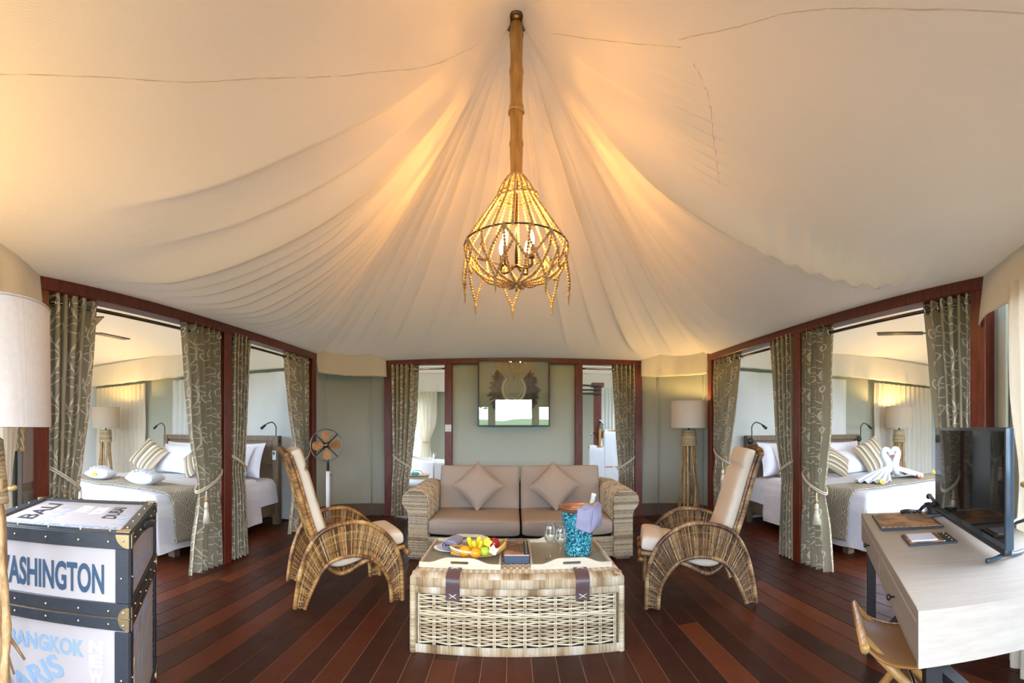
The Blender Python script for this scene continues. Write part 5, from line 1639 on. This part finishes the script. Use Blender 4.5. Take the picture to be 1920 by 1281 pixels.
# ------------------------------------------------------------------ beds
def drape(mb, x0, x1, y0, y1, zt, hang, sides, r=.07, n=(70, 60), lift=0, rip=.014, seed=0, sag=0, uvs=1.0):
    """Bed cover over the rectangle: hangs `hang` down on the sides named in `sides` ('l' low x, 'h' high x, 'f' low y)."""
    L = hang
    a0 = x0 - (L if 'l' in sides else 0); a1 = x1 + (L if 'h' in sides else 0); b0 = y0 - (L if 'f' in sides else 0)
    def fn(u, w):
        a, b = lerp(a0, a1, u), lerp(b0, y1, w)
        px, py = min(max(a, x0), x1), max(b, y0)
        ex, ey = a - px, b - py
        d = hypot(ex, ey) if (ex and ey) else abs(ex) + abs(ey)
        if ex and ey: d = max(abs(ex), abs(ey)) * 1.0
        # distance to the nearest hanging edge on top gives the rounded shoulder
        m = 9
        if 'l' in sides: m = min(m, a - x0)
        if 'h' in sides: m = min(m, x1 - a)
        if 'f' in sides: m = min(m, b - y0)
        z = zt
        if m < r: z -= (r - sqrt(max(0, r * r - (r - max(m, 0)) ** 2))) * .8
        if d > 0:
            z = zt - r * .8 - d * (1 - .12 * (d / L))
            f = d / L
            nx = (1 if ex > 0 else -1 if ex < 0 else 0); ny = (-1 if ey < 0 else 0)
            flare = .02 + .035 * f + rip * 2.2 * f * noise.noise(V((a * 3.2 + seed, b * 3.2, 0)))
            px += nx * flare * (1 if not ny else .8); py += ny * flare * (1 if not nx else .8)
            z += .035 * f * noise.noise(V((a * 2.1 + seed, b * 2.1, 4)))
        z += rip * (noise.noise(V((a * 2.6 + seed, b * 2.6, 2))) + .35 * noise.noise(V((a * 8, b * 8, seed)))) * (1 if d == 0 else .4)
        return V((px, py, max(.03, z + lift)))
    return mb.grid(fn, *n, uvf=lambda u, w: (lerp(a0, a1, u) * uvs, lerp(b0, y1, w) * uvs))

def bed(sg, label, side, xi, xo, yf, yh):
    t = thing('bed', label, 'bed', (0, 0, 0), 0, 'king-size beds')
    xa, xb = min(sg * xi, sg * xo), max(sg * xi, sg * xo); xc = (xa + xb) / 2; w = xb - xa
    MB().box((xc, (yf + yh) / 2 + .06, .20), (w - .12, yh - yf - .12, .16)).build('bed_base', M['headboard'], t, False)
    for x in (xa + .05, xb - .05):
        MB().rbox((x, (yf + yh) / 2 + .2, .22), (.05, yh - yf - .4, .17), .006, 1).build('side_rail', M['headboard'], t, True, auto=30)
        for y in (yf + .35,):
            MB().box((x - .04 * (1 if x > xc else -1), y, .06), (.08, .08, .12)).build('foot', M['headboard'], t, False)
    hb = MB()
    hb.rbox((xc, yh + .05, .60), (w + .04, .05, 1.04), .004, 1)
    hp = hb.build('headboard', M['headboard'], t, True, auto=30)
    for x in (xa + .02, xc, xb - .02):
        MB().rbox((x, yh + .03, .575), (.085, .10, 1.15), .005, 1).build('stile', M['headboard'], hp, True, auto=30)
    for z in (1.115, .80, .42):
        MB().rbox((xc, yh + .035, z), (w, .085, .07 if z > 1 else .05), .005, 1).build('rail', M['headboard'], hp, True, auto=30)
    MB().rbox((xc, (yf + yh) / 2, .42), (w - .06, yh - yf - .02, .27), .06, 4).build('mattress', M['white'], t)
    drape(MB(), xa, xb, yf, yh - .46, .625, .50, 'lhf', .10, (96, 84), 0, .016, 3 + sg).build('duvet', M['duvet'], t)
    drape(MB(), xa + .02, xb - .02, yh - .62, yh - .03, .598, .26, 'lh', .08, (70, 20), 0, .012, 9 + sg).build('sheet', M['white'], t)
    return t
bed(-1, 'king-size bed with white linen and two towel bundles in the left bedroom', 'left', 2.93, 4.93, 2.90, 5.10)
bed(1, 'king-size bed with white linen and towel swans in the right bedroom', 'right', 2.98, 4.98, 3.02, 5.24)
def runner(label, x0, x1, y0, y1, seed):
    o = drape(MB(), x0 - .012, x1 + .012, y0, y1, .638, .44, 'lh', .105, (100, 26), 0, .016, seed)
    tag(o.build('bed_runner', M['runner'], None, True, None, None, .006), label, 'bed runner', 'diamond-patterned bed runners')
runner('taupe diamond-patterned runner across the left bed', -4.93, -2.93, 3.10, 3.68, 2)
runner('taupe diamond-patterned runner across the right bed', 2.98, 4.98, 3.22, 3.74, 4)
def bed_pillow(label, c, rz, lean, w=.70, h=.46, t=.20, mat='white', roll=0, grp='white bed pillows', name='bed_pillow', seed=0):
    rot = rotz(rz) @ rotx(radians(90 - lean)) @ rotz(roll)
    pm = pillow(MB(), w, h, t, lambda p: rot @ p, 18, seed)
    tag(pm.build(name, M[mat], None, True, c), label, 'pillow' if 'pillow' in name else 'cushion', grp)
bed_pillow('white pillow standing at the right end of the left bed headboard', (-3.34, 4.84, .845), 0, 20, seed=1)
bed_pillow('white pillow lying against the one at the right end of the left headboard', (-3.42, 4.66, .83), .05, 34, seed=2)
bed_pillow('white pillow behind the striped cushion on the left bed', (-4.36, 4.86, .84), 0, 20, seed=3)
bed_pillow('white pillow leaning just right of the striped cushion on the left bed', (-4.30, 4.66, .83), -.05, 32, seed=4)
bed_pillow('striped cushion on its corner on the left bed', (-4.62, 4.42, .855), .25, 30, .46, .46, .14, 'stripe', radians(-32), 'striped bed cushions', 'striped_cushion', 5)
bed_pillow('striped cushion half hidden behind the curtain on the left bed', (-3.72, 4.42, .83), -.2, 34, .42, .42, .14, 'stripe', radians(40), 'striped bed cushions', 'striped_cushion', 6)
bed_pillow('white pillow standing at the left end of the right bed headboard', (3.36, 4.98, .85), .0, 20, seed=7)
bed_pillow('white pillow leaning in front at the left end of the right bed', (3.50, 4.80, .83), -.1, 34, seed=8)
bed_pillow('white pillow at the headboard near the striped cushion on the right bed', (4.46, 5.0, .84), 0, 20, seed=9)
bed_pillow('white pillow lying flat below the striped cushion on the right bed', (4.36, 4.74, .78), .1, 52, seed=10)
bed_pillow('tan striped cushion on its corner behind the towel swans', (4.60, 4.54, .865), -.25, 28, .47, .47, .14, 'stripe', radians(24), 'striped bed cushions', 'striped_cushion', 11)
bed_pillow('striped cushion partly hidden beside the curtain on the right bed', (3.90, 4.50, .80), .2, 34, .40, .40, .13, 'stripe', radians(50), 'striped bed cushions', 'striped_cushion', 12)
def bundle(label, x, y, rz, s_=1.0):
    t = thing('towel_bundle', label, 'towel', (x, y, .640), rz, 'folded towel bundles')
    def fn(a, b, c):
        rid = .010 * sin(a * 16 + b) * max(0, c) * (1 - a * a)
        return V((a * .165 * s_, b * .115 * s_, 0.068 * s_ + c * .068 * s_ * (1 - .3 * a * a) + rid))
    cush(MB(), fn, 36, 36, 2.6, 3).build('folded_towel', M['towel'], t)
    for k in range(4):
        a = -.55 + .3 * k
        MB().tube([fn(a + .05 * sin(q * 2.0), lerp(-.8, .8, q / 8), .99) + V((0, 0, .006 * sin(pi * q / 8))) for q in range(9)], .012, 6).build('pleat', M['towel'], t)
bundle('white folded towel bundle farther left on the runner of the left bed', -4.30, 3.34, .3)
bundle('white folded towel bundle nearer the tent on the runner of the left bed', -3.55, 3.36, .15, 1.1)
frangipani('small frangipani flower on the left towel bundle of the left bed', -4.26, 3.21, .70, .04, 'pollen', (.8, 0))
frangipani('small frangipani flower on the right towel bundle of the left bed', -3.66, 3.25, .74, .04, 'petal', (.8, 0))
# towel swans: two curved necks forming a heart, pleated fanned bodies
def swan(label, x, y, sg):
    t = thing('towel_swan', label, 'towel', (x, y, .645), 0, 'towel swans')
    pts = spline([(sg * .16, .03, .07), (sg * .075, -.01, .11), (sg * .045, -.02, .17), (sg * .085, -.015, .245), (sg * .12, -.005, .30), (sg * .105, 0, .345), (sg * .055, 0, .355), (sg * .012, -.005, .325), (sg * .008, -.02, .285)], 8)
    n = len(pts)
    MB().tube(pts, [lerp(.062, .026, min(1, k / n * 1.25)) * (1 + .05 * sin(k * 1.3)) for k in range(n)], 12).build('neck', M['towel'], t)
    def body(u, w):
        a = lerp(-1.25, 1.25, u); r = lerp(.03, .50, w) * (1 - .15 * abs(a))
        fold = .016 * sin(u * pi * 2 * 8) * min(1, w * 2)
        hx_ = sg * (r * cos(a * .8) + .02); hy = r * sin(a) * .62
        z = .018 + (.115 * (1 - w) ** 1.1 + .03 * (1 - w)) * cos(a * .7) + fold * (.6 + .4 * w)
        return V((hx_, hy, max(.004, z)))
    MB().grid(body, 96, 22).build('fanned_body', M['towel'], t, True, solid=.008)
    MB().lathe([(.010, 0), (.006, .02), (.001, .035)], 8, (sg * .008, -.028, .292), (sg * .2, -.5, -1)).build('beak', M['redpetal'], t)
swan('white towel swan facing right, left of the pair on the right bed', 3.96, 3.62, -1)
swan('white towel swan facing left, right of the pair on the right bed', 4.02, 3.66, 1)
frangipani('yellow-centred frangipani in front of the left swan on the right bed', 3.58, 3.42, .66, .055, 'pollen', (.7, 0))
frangipani('reddish frangipani in front of the right swan on the right bed', 4.25, 3.42, .66, .050, 'redpetal', (.7, 0))
frangipani('yellow frangipani at the far edge of the right bed', 4.80, 3.60, .66, .050, 'pollen', (.7, 0))
def reading_lamp(label, x, y, sg):
    t = thing('reading_lamp', label, 'lamp', (x, y, 0), 0, 'gooseneck reading lamps')
    MB().lathe([(0, 0), (.042, 0), (.042, .02), (.03, .03), (0, .03)], 20, (0, 0, 1.08), (0, -1, 0)).build('wall_plate', M['black'], t)
    pts = spline([(0, -.03, 1.08), (.005 * sg, -.035, 1.18), (.004 * sg, -.04, 1.27), (.05 * sg, -.05, 1.325), (.12 * sg, -.06, 1.31), (.17 * sg, -.065, 1.275)], 7)
    MB().tube(pts, .0075, 8).build('gooseneck', M['black'], t)
    MB().tube([(.15 * sg, -.063, 1.29), (.21 * sg, -.07, 1.245)], [.014, .021], 10).build('lamp_head', M['black'], t)
reading_lamp('black gooseneck reading lamp at the right end of the left bed headboard', -2.94, 5.13, -1)
reading_lamp('black gooseneck reading lamp at the left end of the left bed headboard', -4.93, 5.13, -1)
reading_lamp('black gooseneck reading lamp at the left end of the right bed headboard', 2.99, 5.20, 1)
reading_lamp('black gooseneck reading lamp by the striped cushion on the right headboard', 4.96, 5.20, 1)
def remote(label, x, y):
    t = thing('remote_holder', label, 'remote control', (x, y, 0), 0, 'remote control holders')
    MB().rbox((0, -.014, .90), (.055, .028, .12), .005, 2).build('holder', M['china'], t)
    MB().box((0, -.0285, .925), (.035, .003, .04)).build('display', M['mirrorpane'], t, False)
remote('white remote control holder on the right end of the left headboard', -2.95, 5.075)
remote('white remote control holder on the left end of the right headboard', 3.00, 5.195)

def ceiling_fan(label, x, y, z, rz):
    t = thing('ceiling_fan', label, 'fan', (x, y, z), rz, 'dark ceiling fans')
    MB().lathe([(0, -.07), (.07, -.06), (.09, -.01), (.085, .05), (.04, .09), (.016, .10), (.016, .80), (.05, .82), (.05, .86)], 24).build('motor', M['fandark'], t)
    for k in range(3):
        a = 2 * pi * k / 3
        rot = rotz(a)
        MB().box(rot @ V((.14, 0, 0)), (.14, .05, .008), rot).build('blade_arm', M['fandark'], t, False)
        MB().rbox(rot @ V((.44, 0, 0)), (.52, .12, .012), .004, 1, rot @ rotx(radians(3))).build('blade', M['fandark'], t, True, auto=30)
ceiling_fan('dark three-blade ceiling fan hanging in the left bedroom', -4.28, 3.10, 2.38, radians(-25))
ceiling_fan('dark three-blade ceiling fan hanging in the right bedroom', 4.12, 3.02, 2.32, radians(127))

# ------------------------------------------------------------------ pedestal fan
pf = thing('pedestal_fan', 'pedestal fan with orange wooden blades and wire cage beside the left armchair', 'fan', (-2.13, 4.86, 0), 0)
zc = 1.05
fa = V((.38, -.92, .05)).normalized(); fx = V((0, 0, 1)).cross(fa).normalized(); fy = fa.cross(fx)
oc = V((0, 0, zc))
def fp(r, a, d=0): return oc + fx * (r * cos(a)) + fy * (r * sin(a)) + fa * d
for d in (.05, -.05):
    MB().tube([fp(.188, 2 * pi * k / 40, d) for k in range(40)], .005, 6, True).build('cage_ring', M['chrome'], pf)
for k in range(4):
    a = pi / 4 + pi / 2 * k
    MB().tube([fp(.03, a, .075), fp(.16, a, .068), fp(.188, a, .05), fp(.188, a, -.05), fp(.03, a, -.09)], .006, 6).build('cage_spoke', M['black'], pf)
MB().lathe([(0, .08), (.022, .078), (.026, .06), (.026, -.02), (.05, -.06), (.055, -.14), (.03, -.17), (0, -.172)], 20, oc, fa).build('motor_hub', M['chrome'], pf)
for k in range(4):
    a = pi / 2 * k + .08
    def bl(p, s_):
        r, c = p; q = fp(r, a, .02 + .012 * (c / .05) + (.004 if s_ else -.004)); return q + (fx * -sin(a) + fy * cos(a)) * c
    pts = [(.03, -.014), (.07, -.04), (.11, -.052), (.145, -.048), (.166, -.03), (.170, 0), (.164, .028), (.145, .046), (.11, .05), (.07, .034), (.03, .012)]
    MB().prism(pts, bl).build('fan_blade', M['fanwood'], pf, False)
MB().tube([(0, .06, zc - .02), (0, .05, zc - .10), (0, .05, .60)], .014, 10).build('upper_pole', M['chrome'], pf)
MB().tube([(0, .05, .02), (0, .05, .74)], .026, 14).build('lower_pole', M['enamel'], pf)
MB().lathe([(0, 0), (.17, 0), (.17, .012), (.12, .03), (.03, .045), (0, .045)], 32, (0, .05, 0)).build('base', M['enamel'], pf)
MB().ball((.034, .05, .70), .013, 8, 6).build('knob', M['chrome'], pf)

# ------------------------------------------------------------------ picture with the feather and shell necklace
pic = thing('framed_necklace', 'glazed shadow box with dark feather and shell necklace above the sofa', 'picture', (.003, 6.12, 1.72))
w2, h2 = .484, .445
fr = MB()
for (c, d) in [((0, 0, h2 - .008), (2 * w2, .09, .016)), ((0, 0, -h2 + .008), (2 * w2, .09, .016)), ((-w2 + .008, 0, 0), (.016, .09, 2 * h2 - .032)), ((w2 - .008, 0, 0), (.016, .09, 2 * h2 - .032))]:
    fr.box(c, d)
fr.build('frame', M['black'], pic, False)
MB().box((0, .040, 0), (2 * w2 - .03, .008, 2 * h2 - .03)).build('backing_board', M['matboard'], pic, False)
MB().box((0, -.036, 0), (2 * w2 - .03, .003, 2 * h2 - .03)).build('glass_pane', M['pane'], pic, False)
fe = MB(); rr = random.Random(12)
def nk(a, r): return V((r * sin(a) * .86, 0, .06 - r * cos(a)))
for k in range(210):
    sgn = 1 if k % 2 else -1
    a = sgn * lerp(.45, 2.30, rr.random())
    r0 = .19; L = rr.uniform(.12, .20) * (1.15 if abs(a) < 1.6 else .95)
    p = nk(a, r0); d = (nk(a, .3) - p).normalized(); d = (d + V((rr.uniform(-.25, .25), 0, rr.uniform(-.3, .25)))).normalized()
    sdv = V((-d.z, 0, d.x)); yb = .024 - .03 * rr.random(); wd = rr.uniform(.012, .02)
    fe.rnd().add([p + V((0, yb, 0)), p + d * L * .35 + sdv * wd + V((0, yb - .004, 0)), p + d * L * .8 + sdv * wd * .6 + V((0, yb - .006, 0)), p + d * L + V((0, yb, 0)), p + d * L * .8 - sdv * wd * .6 + V((0, yb + .002, 0)), p + d * L * .35 - sdv * wd + V((0, yb, 0))], [(0, 1, 2, 3, 4, 5)])
stuff(fe.build('feathers', M['feather'], pic, False))
bandn = MB()
bandn.grid(lambda u, w: nk(lerp(-2.45, 2.45, u), lerp(.128, .185, w)) + V((0, .015 - .006 * sin(pi * w), 0)), 60, 3).build('shell_collar', M['shell'], pic)
tt = MB()
for k in range(40):
    a = lerp(-2.4, 2.4, k / 39)
    tt.tube([nk(a, .136) + V((0, .003, 0)), nk(a, .158) + V((0, .003, 0))], .0042, 5)
stuff(tt.build('dark_tooth', M['feather'], pic))
for k in range(34):
    a = lerp(-2.35, 2.35, k / 33)
    MB().ball(nk(a, .196) + V((0, .0, 0)), .0085, 6, 4, (1, .6, 1.3)).build('shell', M['shell'], pic)
MB().tube([nk(lerp(-2.9, 2.9, k / 40), .12) + V((0, .008, 0)) for k in range(41)], .004, 5).build('inner_cord', M['shell'], pic)
MB().tube([nk(2.9, .12) + V((0, .008, 0)), V((0, .01, .215)), nk(-2.9, .12) + V((0, .008, 0))], .002, 4).build('hanging_cord', M['thread'], pic)
MB().ball((0, .0, .215), .010, 8, 6).build('hook', M['steel'], pic)
sw_ = thing('light_switch', 'white light switch plate on the post left of the picture', 'switch', (-.895, 6.165, 1.25))
MB().rbox((0, -.003, 0), (.088, .012, .098), .003, 2).build('plate', M['china'], sw_)
MB().rbox((0, -.010, 0), (.040, .006, .055), .002, 1).build('rocker', M['enamel'], sw_)

# ------------------------------------------------------------------ bathroom things
tub = thing('bathtub', 'white freestanding bathtub seen through the opening left of the picture', 'bathtub', (-1.35, 8.7, 0))
prof = [(.0, .02), (.6, .02), (.72, .06), (.86, .35), (.93, .58), (.95, .60), (.94, .62), (.90, .61), (.82, .36), (.68, .14), (0, .12)]
MB().grid(lambda u, w: (lambda p: V((p[0] * .78 * cos(2 * pi * u), p[0] * .42 * sin(2 * pi * u), p[1] + (.10 * (max(0, -cos(2 * pi * u))) ** 2 * smooth(.3, .6, p[1])))))(prof[round(w * 10)]), 48, 10).build('tub', M['china'], tub)
MB().tube(spline([(-.12, -.44, .0), (-.12, -.45, .5), (-.12, -.42, .76), (-.12, -.30, .80), (-.12, -.24, .74)], 6), .016, 8).build('tap', M['steel'], tub)
MB().tube([(-.20, -.44, .70), (-.04, -.44, .70)], .011, 8).build('tap_handle', M['steel'], tub)
stw = thing('wicker_stool', 'small round wicker stool with white cloth in the bathroom', 'stool', (-1.62, 7.5, 0))
MB().lathe([(0, .40), (.19, .40), (.195, .43), (.19, .445), (0, .445)], 28).build('seat', M['kubu'], stw)
MB().lathe([(.188, .28), (.190, .40)], 28).build('cloth_band', M['towel'], stw, True, solid=.01)
wl_ = MB()
for k in range(20):
    a, b = 2 * pi * k / 20, 2 * pi * (k + 1.5) / 20
    wl_.rnd().tube([(.185 * cos(a), .185 * sin(a), .30), (.13 * cos((a + b) / 2), .13 * sin((a + b) / 2), .15), (.18 * cos(b), .18 * sin(b), 0)], .008, 5)
stuff(wl_.build('lattice_legs', M['kubu'], stw))
tr_ = thing('woven_tray', 'round woven tray on the bathroom stool', 'tray', (-1.62, 7.5, .447))
MB().lathe([(0, 0), (.20, 0), (.225, .022), (.22, .026), (.195, .008), (0, .006)], 32).build('tray_bowl', M['rope'], tr_)
MB().tube(spline([(-.1, 0, .02), (-.06, 0, .08), (.06, 0, .08), (.1, 0, .02)], 6), .007, 6).build('handle', M['rope'], tr_)
bt = thing('bath_bottle', 'small turquoise bottle lying on the woven bathroom tray', 'bottle', (-1.70, 7.45, .482))
MB().lathe([(0, 0), (.026, 0), (.028, .01), (.028, .10), (.014, .12), (.014, .13)], 16, (0, 0, 0), (1, .2, 0)).build('bottle_body', M['aqua'], bt)
MB().lathe([(.016, .13), (.016, .16), (0, .16)], 14, (0, 0, 0), (1, .2, 0)).build('cap', M['china'], bt)
pp_ = thing('timber_stand', 'dark timber post with curved bars in the bathroom right of the picture', 'stand', (1.515, 8.1, 0))
MB().rbox((0, 0, 1.03), (.13, .12, 2.06), .005, 1).build('post', M['frame'], pp_, True, auto=30)
MB().rbox((0, 0, 2.03), (.22, .16, .08), .01, 2).build('post_cap', M['frame'], pp_, True, auto=30)
for z, c in ((2.00, .06), (1.94, -.04), (1.86, .02)):
    MB().tube(spline([(-.95, -.10, z - c * .4), (-.5, -.13, z + c * .3), (.05, -.09, z)], 6), .017, 8).build('bar', M['fandark'], pp_)
MB().rbox((.07, -.09, 1.13), (.16, .14, .12), .005, 1).build('shelf_block', M['frame'], pp_, True, auto=30)
MB().tube([(-.06, -.06, 1.16), (-.12, -.10, 1.16), (-.13, -.10, 1.12)], .012, 6).build('hook', M['steel'], pp_)
sb = thing('soap_dispenser', 'sage green pump bottle on the dark post block in the bathroom', 'bottle', (1.575, 8.01, 1.191))
MB().lathe([(0, 0), (.045, 0), (.047, .01), (.047, .11), (.03, .14), (.014, .15)], 20).build('bottle_body', M['sage'], sb)
MB().tube([(0, 0, .15), (0, 0, .195), (-.04, -.01, .20)], .011, 8).build('pump', M['china'], sb)
tk = thing('towel_rack', 'bamboo towel rack in the bathroom right of the sofa', 'towel rack', (1.42, 7.2, 0))
for x in (-.02, .50):
    MB().tube([(x, 0, 0), (x, .05, 1.24)], .018, 10).build('upright', M['bamboo'], tk)
for z in (.62, .94, 1.205):
    MB().tube([(-.02 if z > 1 else -.22, .04 * z, z), (.54, .04 * z, z)], .014, 8).build('rung', M['bamboo'], tk)
def hang_towel(label, x0, x1, y, zt, zl, seed):
    def fn(u, w):
        s_ = lerp(-1, 1, w); z = zt - abs(s_) ** 1.0 * (zt - zl)
        return V((lerp(x0, x1, u), y + .030 * (1 if s_ > 0 else -1) * min(1, abs(s_) * 8) + .012 * noise.noise(V((u * 4 + seed, w * 6, 0))), z + .012 * sin(u * 7)))
    tag(MB().grid(fn, 16, 40).build('hanging_towel', M['towel'], None, True, None, None, .010), label, 'towel', 'towels on the bathroom rack')
hang_towel('white towel on the left of the bamboo bathroom rack', 1.22, 1.46, 7.238, .965, .45, 1)
hang_towel('tall white towel on the right behind the bamboo bathroom rack', 1.46, 1.74, 7.249, 1.222, .30, 5)

# ------------------------------------------------------------------ small things at the front left corner
mi = thing('standing_mirror', 'narrow grey-framed standing mirror beside the front left post', 'mirror', (-2.445, 1.325, 0), radians(127))
MB().rbox((0, 0, .78), (.21, .03, 1.44), .004, 1).build('mirror_frame', plain('grey_brown_frame', (.17, .15, .125), .6), mi, True, auto=30)
MB().box((0, -.017, .52), (.165, .004, .70)).build('mirror_pane', M['mirrorpane'], mi, False)
MB().box((0, -.017, 1.17), (.165, .004, .50)).build('upper_pane', plain('taupe_pane', (.32, .28, .26), .6), mi, False)
gl_ = thing('rope_garland', 'gold twisted rope hanging on the narrow mirror', 'rope', (-2.385, 1.245, 0))
for d in (-.012, .012):
    rp = MB()
    for j in range(2):
        rp.rnd().tube([(d + .007 * cos(k * .5 + j * pi), d + .007 * sin(k * .5 + j * pi), 1.32 - k * .009) for k in range(24)], .0075, 5)
    rp.build('rope_strand', M['ropegold'], gl_)
